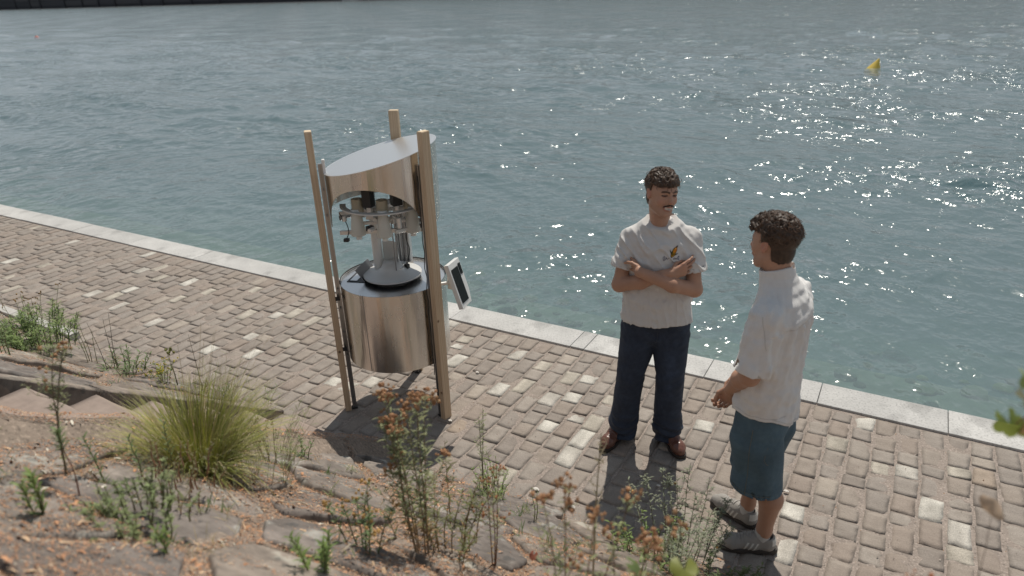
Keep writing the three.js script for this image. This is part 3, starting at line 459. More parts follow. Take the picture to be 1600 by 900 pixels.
  rail(P(-85 * D, 0.30, 1.45), P(85 * D, 0.30, 1.45), 0.018, 0.022, alu); rail(P(-80 * D, 0.31, 1.33), P(62 * D, 0.31, 1.33), 0.02, 0.026, alu); rail(P(-100 * D, 0.3, 1.40), P(160 * D, 0.3, 1.40), 0.025, 0.025, alu); rail(P(70 * D, 0.3, 1.40), P(158 * D, 0.3, 1.40), 0.025, 0.03, alu); rail(P(60 * D, 0.29, 1.44), P(158 * D, 0.28, 1.47), 0.02, 0.02, aluDark); rail(P(-84 * D, 0.3, 1.42), P(158 * D, 0.29, 1.44), 0.014, 0.03, aluDark);
  { const c = P(60 * D, 0.27, 0); mesh('connector', box(0.03, 0.05, 0.03, c.x, 1.36, c.z, 0.004, 0.4), black, k); const c2 = P(-74 * D, 0.28, 0); mesh('connector', box(0.035, 0.022, 0.03, c2.x, 1.285, c2.z, 0.004, 0.4), black, k); }
  { const q = rng(404), mats = [alu, alu, white, aluDark, black];
    for (let i = 0; i < 22; i++) { const f = (-80 + 160 * q()) * D, r = 0.08 + 0.2 * q(), c = P(f, r, 0), y = 1.375 + 0.10 * q(), m = mats[Math.floor(q() * 5)]; if (q() < 0.5) { const g = new THREE.CylinderGeometry(0.008 + 0.008 * q(), 0.010 + 0.006 * q(), 0.03 + 0.04 * q(), 12); if (q() < 0.5) g.rotateZ(1.57); g.rotateY(q() * 6); g.translate(c.x, y, c.z); mesh('valve', g, m, k); } else mesh('fitting', box(0.02 + 0.03 * q(), 0.015 + 0.03 * q(), 0.02 + 0.03 * q(), c.x, y, c.z, 0.003, q() * 3), m, k); }
    for (let i = 0; i < 6; i++) { const f0 = (-70 + 28 * i) * D, a = P(f0, 0.2, 1.5), b = P(f0 + 0.5, 0.14, 1.40), c = P(f0 + 0.9, 0.24, 1.45); mesh('hose', tube([a, b, c], 0.004, 14, 6), i % 2 ? white : clear, k); }
    rail(P(-60 * D, 0.2, 1.395), P(60 * D, 0.22, 1.39), 0.02, 0.02, alu); rail(P(-20 * D, 0.12, 1.42), P(75 * D, 0.3, 1.36), 0.018, 0.03, alu); rail(P(10 * D, 0.25, 1.365), P(80 * D, 0.3, 1.345), 0.02, 0.024, alu); }
  // delivery tube, column, rods and cables between the two halves
  { const c = P(-133 * D, 0.117, 0); mesh('delivery_tube', cyl(0.033, 0.033, 0.42, c.x, 1.22, c.z, 28), white, k); const c1 = P(-150 * D, 0.06, 0); const ch = new THREE.CylinderGeometry(0.075, 0.09, 0.17, 28, 1, true, 1.9, 2.2); ch.translate(c1.x, 1.10, c1.z); mesh('curved_guard', ch, white, k); }
  { const c = P(158 * D, 0.27, 0), a = Math.atan2(c.x, c.z); const col = mesh('ribbed_column', box(0.1, 0.76, 0.035, c.x, 1.36, c.z, 0.002, a), alu, k); for (let i = 0; i < 7; i++) { const g = new RoundedBoxGeometry(0.006, 0.76, 0.014, 1, 0.001); g.translate(-0.045 + i * 0.015, 1.36, -0.022); g.rotateY(a); g.translate(c.x, 0, c.z); mesh('rib', g, i % 2 ? aluDark : alu, col); } }
  for (const [phi, r] of [[120, 0.03], [60, 0.05], [20, 0.075], [95, 0.1]]) { const c = P(phi * D, r, 0); mesh('guide_rod', cyl(0.004, 0.004, 0.42, c.x, 1.21, c.z, 8), aluDark, k); }
  { const c = P(60 * D, 0.05, 0); mesh('rod_base', cyl(0.035, 0.04, 0.03, c.x, 1.026, c.z, 20), alu, k); const c2 = P(95 * D, 0.1, 0); mesh('rod_clamp', box(0.03, 0.03, 0.03, c2.x, 1.03, c2.z, 0.004), black, k); }
  mesh('cable', tube([P(150 * D, 0.24, 1.45), P(125 * D, 0.16, 1.35), P(110 * D, 0.12, 1.22), P(120 * D, 0.15, 1.12), P(95 * D, 0.1, 1.03)], 0.0035, 30, 6), rubber, k);
  mesh('cable', tube([P(-80 * D, 0.3, 1.46), P(-72 * D, 0.27, 1.40), P(-70 * D, 0.265, 1.34), P(-74 * D, 0.28, 1.29)], 0.003, 20, 6), rubber, k);
  mesh('cable', tube([P(44 * D, 0.31, 1.46), P(50 * D, 0.3, 1.41), P(58 * D, 0.28, 1.43), P(60 * D, 0.27, 1.38)], 0.003, 20, 6), rubber, k);
  // wiring in the slot beside the right post
  { const c = P(35 * D, 0.385, 0), pts = []; for (let i = 0; i < 26; i++) pts.push(V(c.x + 0.004 * Math.sin(i * 2.1) - 0.012, 0.35 + i * 0.055, c.z + 0.004 * Math.cos(i * 1.7) + 0.01)); mesh('cable', tube(pts, 0.003, 80, 5), rubber, k); }
  // touch screen on an arm at the right
  { const s = new THREE.Group(); s.name = 'screen'; k.add(s); s.position.set(0.505, 0.985, -0.07); s.scale.x = 0.76; s.rotation.set(0, Math.PI / 2 + 0.14, 0, 'YXZ'); s.rotateX(-0.3);
    const fr = new THREE.Shape(); fr.moveTo(-0.10, -0.15); fr.lineTo(0.07, -0.15); fr.lineTo(0.10, -0.07); fr.lineTo(0.10, 0.15); fr.lineTo(-0.10, 0.15); fr.closePath();
    const g = new THREE.ExtrudeGeometry(fr, { depth: 0.024, bevelEnabled: true, bevelSize: 0.004, bevelThickness: 0.004, bevelSegments: 2 }); g.translate(0, 0, -0.028); mesh('frame', g, white, s);
    const scr = phys([0.010, 0.013, 0.013], 0.45, { specularIntensity: 0.4 }); mesh('display', box(0.12, 0.235, 0.004, -0.022, -0.005, 0.0012, 0.001), scr, s); mesh('card_reader', box(0.042, 0.075, 0.004, 0.07, 0.085, 0.0012, 0.001), scr, s);
    const p0 = P(40.2 * D, 0.36, 0.99), p1 = V(0.46, 0.985, -0.07); mesh('screen_arm', tube([p0, p0.clone().lerp(p1, 0.5), p1], 0.012, 8, 8), white, k); mesh('screen_mount', box(0.05, 0.09, 0.07, 0.445, 0.985, -0.07, 0.006), white, k); }
}
// ---------------------------------------------------------------- buoys
{
  const b = thing('buoy', 'yellow cone buoy leaning in the current far out on the river', 'buoy', [-1.62, WATER - 0.1, -23.98]);
  const y = phys([0.62, 0.44, 0.06], 0.5), t = new THREE.Group();
  const pr = [[0, -0.1], [0.16, -0.1], [0.235, 0.0], [0.24, 0.1], [0.228, 0.13], [0.03, 0.57], [0.02, 0.6], [0, 0.605]].map(([a, c]) => new THREE.Vector2(a, c)); const g = new THREE.LatheGeometry(pr, 36); g.scale(1.2, 0.95, 1.2); g.rotateZ(-0.3); g.rotateY(0.45);
  mesh('cone', g, y, b); const w = new THREE.CylinderGeometry(0.245, 0.2, 0.1, 36); w.scale(1.2, 0.9, 1.2); w.translate(0, 0.0, 0); w.rotateZ(-0.3); w.rotateY(0.45); mesh('waterline_band', w, std([0.05, 0.05, 0.03], 0.7), b);
  const c = thing('buoy', 'small red float far off at the left of the river', 'buoy', [-77.5, WATER, -35.7]); const s = new THREE.SphereGeometry(0.2, 20, 14); s.scale(1.5, 0.8, 1); mesh('float', s, phys([0.5, 0.1, 0.07], 0.5), c); mesh('cap', cyl(0.06, 0.08, 0.12, 0, 0.17, 0, 14), std([0.7, 0.66, 0.6], 0.6), c);
}

// ---------------------------------------------------------------- figures: distance fields meshed by surface nets
const sminK = (a, b, k) => { const h = Math.max(k - Math.abs(a - b), 0) / k; return Math.min(a, b) - h * h * k * 0.25; };
const smaxK = (a, b, k) => -sminK(-a, -b, k);
// capsule between two points with two radii
const cap = (a, b, ra, rb) => { const dx = b[0] - a[0], dy = b[1] - a[1], dz = b[2] - a[2], L2 = dx * dx + dy * dy + dz * dz; return (x, y, z) => { const px = x - a[0], py = y - a[1], pz = z - a[2], t = clamp((px * dx + py * dy + pz * dz) / L2, 0, 1); return Math.hypot(px - dx * t, py - dy * t, pz - dz * t) - (ra + (rb - ra) * t); }; };
const ell = (c, r) => { const m = Math.min(r[0], r[1], r[2]); return (x, y, z) => { const X = (x - c[0]) / r[0], Y = (y - c[1]) / r[1], Z = (z - c[2]) / r[2], k0 = Math.hypot(X, Y, Z), k1 = Math.hypot(X / r[0], Y / r[1], Z / r[2]); return k1 < 1e-6 ? -m : k0 * (k0 - 1) / k1; }; };
const join = (list, k) => (x, y, z) => { let d = list[0](x, y, z); for (let i = 1; i < list.length; i++) d = sminK(d, list[i](x, y, z), k); return d; };
// stack of flat sections [y, centre left, centre forward, half width, half depth forward, half depth back]
const stack = (S, n = 2.3) => (x, y, z) => {
  let i = 0; while (i < S.length - 2 && y > S[i + 1][0]) i++;
  const a = S[i], b = S[i + 1], t = clamp((y - a[0]) / (b[0] - a[0]), 0, 1), q = t * t * (3 - 2 * t) * 0.5 + t * 0.5;
  const cx = mixf(a[1], b[1], q), cz = mixf(a[2], b[2], q), w = mixf(a[3], b[3], q), dz = z - cz, dp = dz > 0 ? mixf(a[4], b[4], q) : mixf(a[5], b[5], q), dx = x - cx;
  const k = Math.pow(Math.pow(Math.abs(dx) / w, n) + Math.pow(Math.abs(dz) / dp, n), 1 / n), m = Math.min(w, dp), side = (k - 1) * (k > 0.2 ? Math.max(m, Math.hypot(dx, dz) / Math.max(k, 0.2) * 0.9) : m);
  return Math.max(side, y - S[S.length - 1][0], S[0][0] - y);
};
function net(f, lo, hi, h, skin) {                                   // surface nets; skin(x,y,z) -> colour
  const n = [0, 1, 2].map(i => Math.ceil((hi[i] - lo[i]) / h) + 1), B = 4, val = new Float32Array(n[0] * n[1] * n[2]).fill(1), at = (i, j, k) => (k * n[1] + j) * n[0] + i;
  for (let K = 0; K < n[2]; K += B) for (let J = 0; J < n[1]; J += B) for (let I = 0; I < n[0]; I += B) {
    const d = f(lo[0] + (I + 1.5) * h, lo[1] + (J + 1.5) * h, lo[2] + (K + 1.5) * h), far = Math.abs(d) > h * 9.5;
    for (let k = K; k < Math.min(K + B, n[2]); k++) for (let j = J; j < Math.min(J + B, n[1]); j++) for (let i = I; i < Math.min(I + B, n[0]); i++) val[at(i, j, k)] = far ? d : f(lo[0] + i * h, lo[1] + j * h, lo[2] + k * h);
  }
  const vid = new Int32Array(n[0] * n[1] * n[2]).fill(-1), pos = [], idx = [], c8 = [[0, 0, 0], [1, 0, 0], [0, 1, 0], [1, 1, 0], [0, 0, 1], [1, 0, 1], [0, 1, 1], [1, 1, 1]], e12 = [[0, 1], [2, 3], [4, 5], [6, 7], [0, 2], [1, 3], [4, 6], [5, 7], [0, 4], [1, 5], [2, 6], [3, 7]];
  for (let k = 0; k < n[2] - 1; k++) for (let j = 0; j < n[1] - 1; j++) for (let i = 0; i < n[0] - 1; i++) {
    let mask = 0; const v = []; for (let c = 0; c < 8; c++) { const q = val[at(i + c8[c][0], j + c8[c][1], k + c8[c][2])]; v.push(q); if (q < 0) mask |= 1 << c; }
    if (mask === 0 || mask === 255) continue;
    let x = 0, y = 0, z = 0, m = 0; for (const [a, b] of e12) if ((v[a] < 0) !== (v[b] < 0)) { const t = v[a] / (v[a] - v[b]); x += mixf(c8[a][0], c8[b][0], t); y += mixf(c8[a][1], c8[b][1], t); z += mixf(c8[a][2], c8[b][2], t); m++; }
    vid[at(i, j, k)] = pos.length / 3; pos.push(lo[0] + (i + x / m) * h, lo[1] + (j + y / m) * h, lo[2] + (k + z / m) * h);
  }
  const quad = (a, b, c, d, flip) => { if (a < 0 || b < 0 || c < 0 || d < 0) return; flip ? idx.push(a, c, b, a, d, c) : idx.push(a, b, c, a, c, d); };
  for (let k = 1; k < n[2] - 1; k++) for (let j = 1; j < n[1] - 1; j++) for (let i = 1; i < n[0] - 1; i++) {
    const s = val[at(i, j, k)] < 0;
    if (s !== val[at(i + 1, j, k)] < 0) quad(vid[at(i, j - 1, k - 1)], vid[at(i, j, k - 1)], vid[at(i, j, k)], vid[at(i, j - 1, k)], !s);
    if (s !== val[at(i, j + 1, k)] < 0) quad(vid[at(i - 1, j, k - 1)], vid[at(i, j, k - 1)], vid[at(i, j, k)], vid[at(i - 1, j, k)], s);
    if (s !== val[at(i, j, k + 1)] < 0) quad(vid[at(i - 1, j - 1, k)], vid[at(i, j - 1, k)], vid[at(i, j, k)], vid[at(i - 1, j, k)], !s);
  }
  let col = null; if (skin) { col = []; for (let i = 0; i < pos.length; i += 3) col.push(...skin(pos[i], pos[i + 1], pos[i + 2])); }
  const uv = []; for (let i = 0; i < pos.length; i += 3) uv.push((pos[i] + pos[i + 2] * 0.8) * 1, pos[i + 1] + 0.3 * pos[i + 2]);
  return geom(pos, idx, uv, col);
}
// cloth and leather materials
const weave = tex(256, 256, (u, v) => 0.5 + 0.22 * Math.sin(u * 6.2832 * 64) * Math.sin(v * 6.2832 * 64) + 0.3 * tfbm(u, v, 16, 3, 5), false, 7, 7);
const jersey = std([0.60, 0.58, 0.56], 0.92, { bumpMap: weave, bumpScale: 0.0005, vertexColors: true });
const linenMap = tex(512, 512, (u, v) => { const a = tnoise(u, v * 1, 96, 3), b = tnoise(u * 1, v, 12, 9), k = 0.68 + 0.06 * a + 0.035 * b; return [k, k * 0.975, k * 0.95]; }, true, 3, 3);
const linen = new THREE.MeshPhysicalMaterial({ color: lin(1, 1, 1), map: linenMap, roughness: 0.9, bumpMap: weave, bumpScale: 0.0007 });
const denimTex = (a, b, s) => tex(256, 256, (u, v) => { const t = 0.5 + 0.5 * Math.sin((u + v) * 6.2832 * 48), n = tfbm(u, v, 10, 4, s), w = tnoise(u, v, 60, s + 2); return lerpc(a, b, clamp(0.45 + 0.25 * (t - 0.5) + 0.5 * n + 0.3 * w, 0, 1)); }, true, 4, 4);
const indigo = std([1, 1, 1], 0.85, { map: denimTex([0.012, 0.020, 0.040], [0.034, 0.049, 0.082], 4), bumpMap: weave, bumpScale: 0.0008, vertexColors: true });
const tealDenim = std([1, 1, 1], 0.88, { map: denimTex([0.052, 0.094, 0.126], [0.094, 0.15, 0.19], 8), bumpMap: weave, bumpScale: 0.0009, vertexColors: true });
const skinMat = phys([1, 1, 1], 0.48, { vertexColors: true, specularIntensity: 0.6, sheen: 0.15, sheenRoughness: 0.5, sheenColor: lin(0.5, 0.3, 0.25) });
const hairMat = phys([1, 1, 1], 0.5, { vertexColors: true, specularIntensity: 0.7 });

// head in its own axes: x to its left, y up, z forward, origin between the ears
function headField(smile, neckTo, neckR = 0.059) {
  const skull = join([ell([0, 0.036, -0.014], [0.0745, 0.086, 0.097]), ell([0, -0.028, 0.026], [0.060, 0.088, 0.066])], 0.05);
  const sides = [1, -1], parts = [], cut = [];
  parts.push([cap([0, -0.104, 0.068], [0, -0.098, 0.064], 0.0185, 0.0185), 0.03]);
  for (const s of sides) {
    parts.push([cap([s * 0.05, -0.066, 0.006], [s * 0.018, -0.1, 0.06], 0.019, 0.017), 0.03]);
    parts.push([ell([s * 0.036, -0.03, 0.062], [0.022, 0.02, 0.017]), 0.022]);                                  // cheek, raised in a smile
    parts.push([cap([s * 0.012, 0.024, 0.086], [s * 0.045, 0.022, 0.068], 0.009, 0.008), 0.014]);               // brow
    parts.push([ell([s * 0.012, -0.034, 0.093], [0.0085, 0.0075, 0.009]), 0.008]);                             // nostril wing
    cut.push([ell([s * 0.031, 0.005, 0.096], [0.019, 0.012, 0.017]), 0.012]);                                 // eye socket
    cut.push([cap([s * 0.017, -0.03, 0.098], [s * 0.034, -0.062, 0.083], 0.003, 0.003), 0.008]);                // smile fold
  }
  parts.push([cap([0, 0.016, 0.088], [0, -0.028, 0.108], 0.0075, 0.0115), 0.014]);
  parts.push([ell([0, -0.061, 0.082], [0.026, 0.016, 0.014]), 0.016]);
  const eyes = sides.map(s => ell([s * 0.031, 0.004, 0.0775], [0.0135, 0.0105, 0.0115]));
  const lip = [cap([-0.027, -0.062, 0.086], [0, -0.0745, 0.0955], 0.0045, 0.0055), cap([0, -0.0745, 0.0955], [0.027, -0.062, 0.086], 0.0055, 0.0045), cap([-0.025, -0.060, 0.088], [0, -0.061, 0.097], 0.0035, 0.004), cap([0, -0.061, 0.097], [0.025, -0.060, 0.088], 0.004, 0.0035)];
  const mouth = cap([-0.023, -0.066, 0.096], [0.023, -0.066, 0.096], 0.005, 0.005);
  const ears = sides.map(s => { const e = ell([s * 0.0785, 0, -0.008], [0.0095, 0.033, 0.019]), h = ell([s * 0.089, 0.003, -0.003], [0.008, 0.02, 0.0095]); return (x, y, z) => smaxK(e(x, y, z + 0.22 * y), -h(x, y, z + 0.22 * y), 0.006); });
  const neck = cap([0, -0.06, -0.022], neckTo, 0.055, neckR);
  return (x, y, z) => {
    let d = skull(x, y, z); for (const [p, k] of parts) d = sminK(d, p(x, y, z), k); for (const [p, k] of cut) d = smaxK(d, -p(x, y, z), k);
    for (const e of eyes) d = sminK(d, e(x, y, z), 0.003); for (const l of lip) d = sminK(d, l(x, y, z), 0.005); if (smile) d = smaxK(d, -mouth(x, y, z), 0.004);
    for (const e of ears) d = sminK(d, e(x, y, z), 0.008); return sminK(d, neck(x, y, z), 0.025);
  };
}
const SKIN = [0.44, 0.255, 0.178];
function headSkin(x, y, z) {
  let c = SKIN.slice(); const n = 1 + 0.10 * fbm(x * 40, y * 40, z * 40, 3), mul = (k, t) => { c = lerpc(c, k, t); };
  mul([0.46, 0.20, 0.15], 0.5 * smooth(0.035, 0.0, Math.hypot(Math.abs(x) - 0.038, y + 0.028, z - 0.07)));
  mul([0.42, 0.19, 0.14], 0.5 * smooth(0.02, 0.004, Math.hypot(x, y + 0.03, z - 0.112)));
  if (z > 0.07) {
    const bx = Math.abs(x) - 0.03; if (Math.abs(y - 0.0265 + 0.1 * bx * bx * 90) < 0.0055 && Math.abs(bx) < 0.021) mul([0.05, 0.03, 0.02], 0.9);
    if (Math.hypot((Math.abs(x) - 0.031) / 0.0165, (y - 0.004) / 0.0075) < 1) c = Math.abs(y - 0.0045) < 0.0034 ? [0.05, 0.035, 0.03] : [0.27, 0.14, 0.10];
    const my = y + 0.069; if (Math.abs(x) < 0.030 && Math.abs(my - 8 * x * x) < 0.0135 && z > 0.082) mul([0.37, 0.13, 0.115], 0.75);
    if (Math.abs(x) < 0.025 && Math.abs(y + 0.0675 - 8 * x * x) < 0.006 && z > 0.074) c = [0.62, 0.58, 0.52];
  }
  if (Math.abs(x) > 0.076) mul([0.46, 0.19, 0.14], 0.5);
  // shaven chin and jaw
  if (y < -0.04 && z > 0.0) mul([0.30, 0.19, 0.145], 0.28 * smooth(-0.04, -0.075, y));
  return c.map(v => v * n);
}
// places a head field in the body axes: centre, yaw (to its left), pitch (down), roll
function placed(f, c, yaw, pitch, roll) {
  const m = new THREE.Matrix4().makeRotationFromEuler(new THREE.Euler(pitch, yaw, roll, 'YXZ')), e = m.elements;
  const toLocal = (x, y, z) => { x -= c[0]; y -= c[1]; z -= c[2]; return [e[0] * x + e[1] * y + e[2] * z, e[4] * x + e[5] * y + e[6] * z, e[8] * x + e[9] * y + e[10] * z]; };
  const toBody = p => [c[0] + e[0] * p[0] + e[4] * p[1] + e[8] * p[2], c[1] + e[1] * p[0] + e[5] * p[1] + e[9] * p[2], c[2] + e[2] * p[0] + e[6] * p[1] + e[10] * p[2]];
  return { f: (x, y, z) => { const p = toLocal(x, y, z); return f(p[0], p[1], p[2]); }, toLocal, toBody };
}
// curly hair: a noisy shell over the skull, and locks that break its outline
function hairGeo(H, seed, style, colr) {
  const r = rng(seed), face = (x, y, z) => { // positive where there is no hair
    const ax = Math.abs(x), front = z - (0.062 - 0.10 * clamp(y - 0.055, -0.2, 0.03) - 0.9 * Math.max(0, ax - 0.05)), line = style.fringe - y;
    const brow = Math.min(front > -0.03 ? line + (style.temple) * Math.max(0, ax - 0.04) : 9, 9);
    let d = z > 0.012 ? smaxK(line, -(0.012 - z) - 0.0, 0.02) : -1;
    const side = z > -0.03 && z <= 0.03 ? (style.side - y) : -1;
    const nape = style.nape - y - (z < -0.05 ? 0 : -0.3 * (z + 0.05));
    return Math.max(z > 0.012 ? Math.min(line, 1) : -1, side, nape);
  };
  const ragged = (x, y, z) => face(x, y, z) + 0.012 * noise3(x * 70 + seed, y * 30, z * 70) + 0.006 * noise3(x * 160, y * 60, z * 160 + seed);
  const base = ell([0, 0.036, -0.014], [0.0745, 0.086, 0.097]);
  const f = (x, y, z) => {
    const topk = smooth(-0.01, 0.09, y), th = mixf(style.thin, style.thick, topk) + style.front * smooth(0.03, 0.09, z) * topk + (style.mull || 0) * smooth(-0.02, -0.08, z) * smooth(0.03, -0.06, y);
    const a = noise3(x * 46 + seed, y * 46, z * 46), b = noise3(x * 95, y * 95 + seed, z * 95);
    const thn = 1 - 0.8 * smooth(0.05, style.nape, y); let d = base(x, y, z); if (y < 0 && z < 0) d = Math.min(d, ell([0, -0.03, -0.028], [0.062, 0.080, 0.066])(x, y, z));
    return smaxK(d - th * thn + topk * (0.0085 * Math.abs(a) * 2 - 0.006) * style.curl + 0.0035 * Math.abs(b) * (0.4 + topk) - 0.002, ragged(x, y, z), 0.006);
  };
  const skin = (x, y, z) => { const n = 0.75 + 0.7 * fbm(x * 60, y * 60, z * 60, 3); return colr.map(v => v * n); };
  const g = net(f, [-0.125, -0.14, -0.155], [0.125, 0.175, 0.145], 0.0036, skin), list = [g];
  for (let i = 0; i < style.locks; i++) {
    const az = r() * 6.283, el = Math.asin(mixf(style.lockLow, 1, Math.pow(r(), 0.7))), d = [Math.cos(el) * Math.sin(az), Math.sin(el), Math.cos(el) * Math.cos(az)];
    let t = 0.2; for (; t > 0.05; t -= 0.002) if (f(d[0] * t, d[1] * t + 0.03, d[2] * t - 0.012) < 0) break; if (t <= 0.052) continue;
    const o = V(d[0] * t, d[1] * t + 0.03, d[2] * t - 0.012), nrm = V(...d), s = V(r() - 0.5, r() - 0.5, r() - 0.5).cross(nrm).normalize(), u = nrm.clone().cross(s), R = 0.006 + 0.008 * r(), pts = [], turns = 1.6 + 2.4 * r();
    for (let k = 0; k <= 7; k++) { const q = k / 7; pts.push(o.clone().addScaledVector(nrm, -0.004 + 0.5 * R * Math.sin(q * 3.1)).addScaledVector(s, R * (Math.cos(q * turns) - 1) + 0.012 * q * (r() - 0.5)).addScaledVector(u, R * 1.5 * Math.sin(q * turns))); }
    const c = 0.7 + 0.9 * r(); list.push(tint(taper(pts, 0.0021, 0.0005, 8, 4), colr.map((v, j) => v * c * [1.12, 1, 0.92][j])));
  }
  const G = merge(list), p = G.attributes.position; for (let i = 0; i < p.count; i++) { const q = H.toBody([p.getX(i), p.getY(i), p.getZ(i)]); p.setXYZ(i, ...q); } G.computeVertexNormals(); return G;
}
// a hand: wrist, palm direction, side towards the thumb; fingers curl about the side axis
function handField(w, dir, thumb, curl, spread, k = 1, tuck = 0) {
  const d = V(...dir).normalize(), s = V(...thumb); s.addScaledVector(d, -s.dot(d)).normalize(); const n = d.clone().cross(s);     // n: out of the palm's back or front, curl bends about s
  const o = V(...w), at = (a, b, c) => { const p = o.clone().addScaledVector(d, a * k).addScaledVector(s, b * k).addScaledVector(n, c * k); return [p.x, p.y, p.z]; };
  const palm = join([cap(at(0, 0.006, 0), at(0.082, 0.024, 0), 0.022 * k, 0.013 * k), cap(at(0, -0.008, 0), at(0.08, 0.004, 0), 0.022 * k, 0.013 * k), cap(at(0.002, -0.012, 0), at(0.074, -0.018, 0), 0.021 * k, 0.0125 * k), cap(at(0, -0.014, 0), at(0.066, -0.036, 0), 0.02 * k, 0.011 * k)], 0.014 * k);
  const fingers = [];
  [[0.088, 0.030, [0.040, 0.025, 0.020], 0.0088], [0.092, 0.008, [0.044, 0.028, 0.021], 0.009], [0.086, -0.014, [0.040, 0.026, 0.020], 0.0086], [0.074, -0.036, [0.031, 0.020, 0.017], 0.0077]].forEach(([a, b, ls, r], i) => {
    let p = [a - 0.012, b, 0], ang = curl[0] + i * 0.06, pts = [p], sp = spread * (1.2 - i * 0.8);
    ls.forEach((L, j) => { p = [p[0] + L * Math.cos(ang), p[1] + L * sp * 0.4, p[2] - L * Math.sin(ang)]; pts.push(p); ang += curl[j + 1] || 0; });
    const q = pts.map(e => at(...e)); fingers.push(join([cap(q[0], q[1], r * k * 1.08, r * k), cap(q[1], q[2], r * k, r * 0.92 * k), cap(q[2], q[3], r * 0.92 * k, r * 0.78 * k)], 0.004));
  });
  const t = [[0.018, 0.022, -0.006], [0.045, 0.048 - tuck * 0.014, -0.016 - tuck * 0.012], [0.075, 0.058 - tuck * 0.03, -0.022 - tuck * 0.02], [0.098, 0.056 - tuck * 0.042, -0.032 - tuck * 0.02]].map(e => at(...e));
  fingers.push(join([cap(t[0], t[1], 0.0145 * k, 0.0115 * k), cap(t[1], t[2], 0.0115 * k, 0.0102 * k), cap(t[2], t[3], 0.0102 * k, 0.008 * k)], 0.006));
  return (x, y, z) => { let v = palm(x, y, z); for (const f of fingers) v = sminK(v, f(x, y, z), 0.006 * k); return v; };
}
const bodySkin = (x, y, z) => { const n = 1 + 0.12 * fbm(x * 18, y * 18, z * 18, 4); return [SKIN[0] * n * 0.96, SKIN[1] * n * 0.94, SKIN[2] * n * 0.92]; };
// shoe in its own axes: z forward from the heel, y up, x to its left
function shoeParts(kind) {
  const W = kind === 'boot' ? 1 : 1.03, out = s => { const t = clamp(s / 0.29, 0, 1); return (0.034 + 0.016 * Math.sin(Math.PI * clamp(t * 1.05 - 0.12, 0, 1)) + (t < 0.25 ? -0.002 : 0)) * W; };
  const foot = kind === 'boot'
    ? join([cap([0.004, 0.040, 0.225], [0.002, 0.036, 0.255], 0.040, 0.030), cap([0.0, 0.05, 0.12], [0.004, 0.042, 0.22], 0.042, 0.041), cap([0, 0.045, 0.045], [0, 0.05, 0.12], 0.034, 0.04), cap([0, 0.05, 0.05], [0, 0.15, 0.055], 0.036, 0.045), cap([0, 0.12, 0.07], [0, 0.07, 0.15], 0.036, 0.03)], 0.03)
    : join([cap([0.005, 0.036, 0.225], [0.003, 0.031, 0.262], 0.040, 0.029), cap([0.0, 0.046, 0.12], [0.005, 0.038, 0.22], 0.040, 0.041), cap([0, 0.044, 0.042], [0, 0.05, 0.12], 0.034, 0.038), cap([0, 0.05, 0.045], [0, 0.078, 0.045], 0.035, 0.038), cap([0, 0.085, 0.085], [0, 0.066, 0.15], 0.030, 0.027)], 0.028);
  const top = kind === 'boot' ? 0.17 : 0.096;
  const f = (x, y, z) => { let d = foot(x, y, z); d += 0.0022 * fbm(x * 60, y * 60, z * 40, 2) + (z > 0.15 && z < 0.22 ? 0.0018 * Math.sin(z * 420) * smooth(0.05, 0.07, y) : 0); d = smaxK(d, 0.014 - y, 0.004); d = smaxK(d, y - top - (kind === 'boot' ? 0 : 0.22 * Math.abs(z - 0.07)), 0.004); if (kind !== 'boot') d = smaxK(d, -cap([0, 0.075, 0.052], [0, 0.14, 0.052], 0.029, 0.034)(x, y, z), 0.004); return d; };
  const sh = new THREE.Shape(), N = 40, L = 0.292; for (let i = 0; i <= N; i++) { const a = i / N * Math.PI * 2, z = L / 2 - Math.cos(a) * L / 2, w = Math.pow(Math.abs(Math.sin(a)), 0.55) * (0.036 + 0.011 * smooth(0.08, 0.2, z) - 0.008 * smooth(0.1, 0.14, z) * smooth(0.2, 0.14, z)) * Math.sign(Math.sin(a)); i ? sh.lineTo(w + 0.004 * smooth(0.12, 0.25, z), -z) : sh.moveTo(w, -z); }
  const sole = new THREE.ExtrudeGeometry(sh, { depth: kind === 'boot' ? 0.016 : 0.02, bevelEnabled: true, bevelSize: 0.004, bevelThickness: 0.004, bevelSegments: 2 }); sole.rotateX(-Math.PI / 2); sole.translate(0, 0.004, -0.006);
  return { f, sole };
}
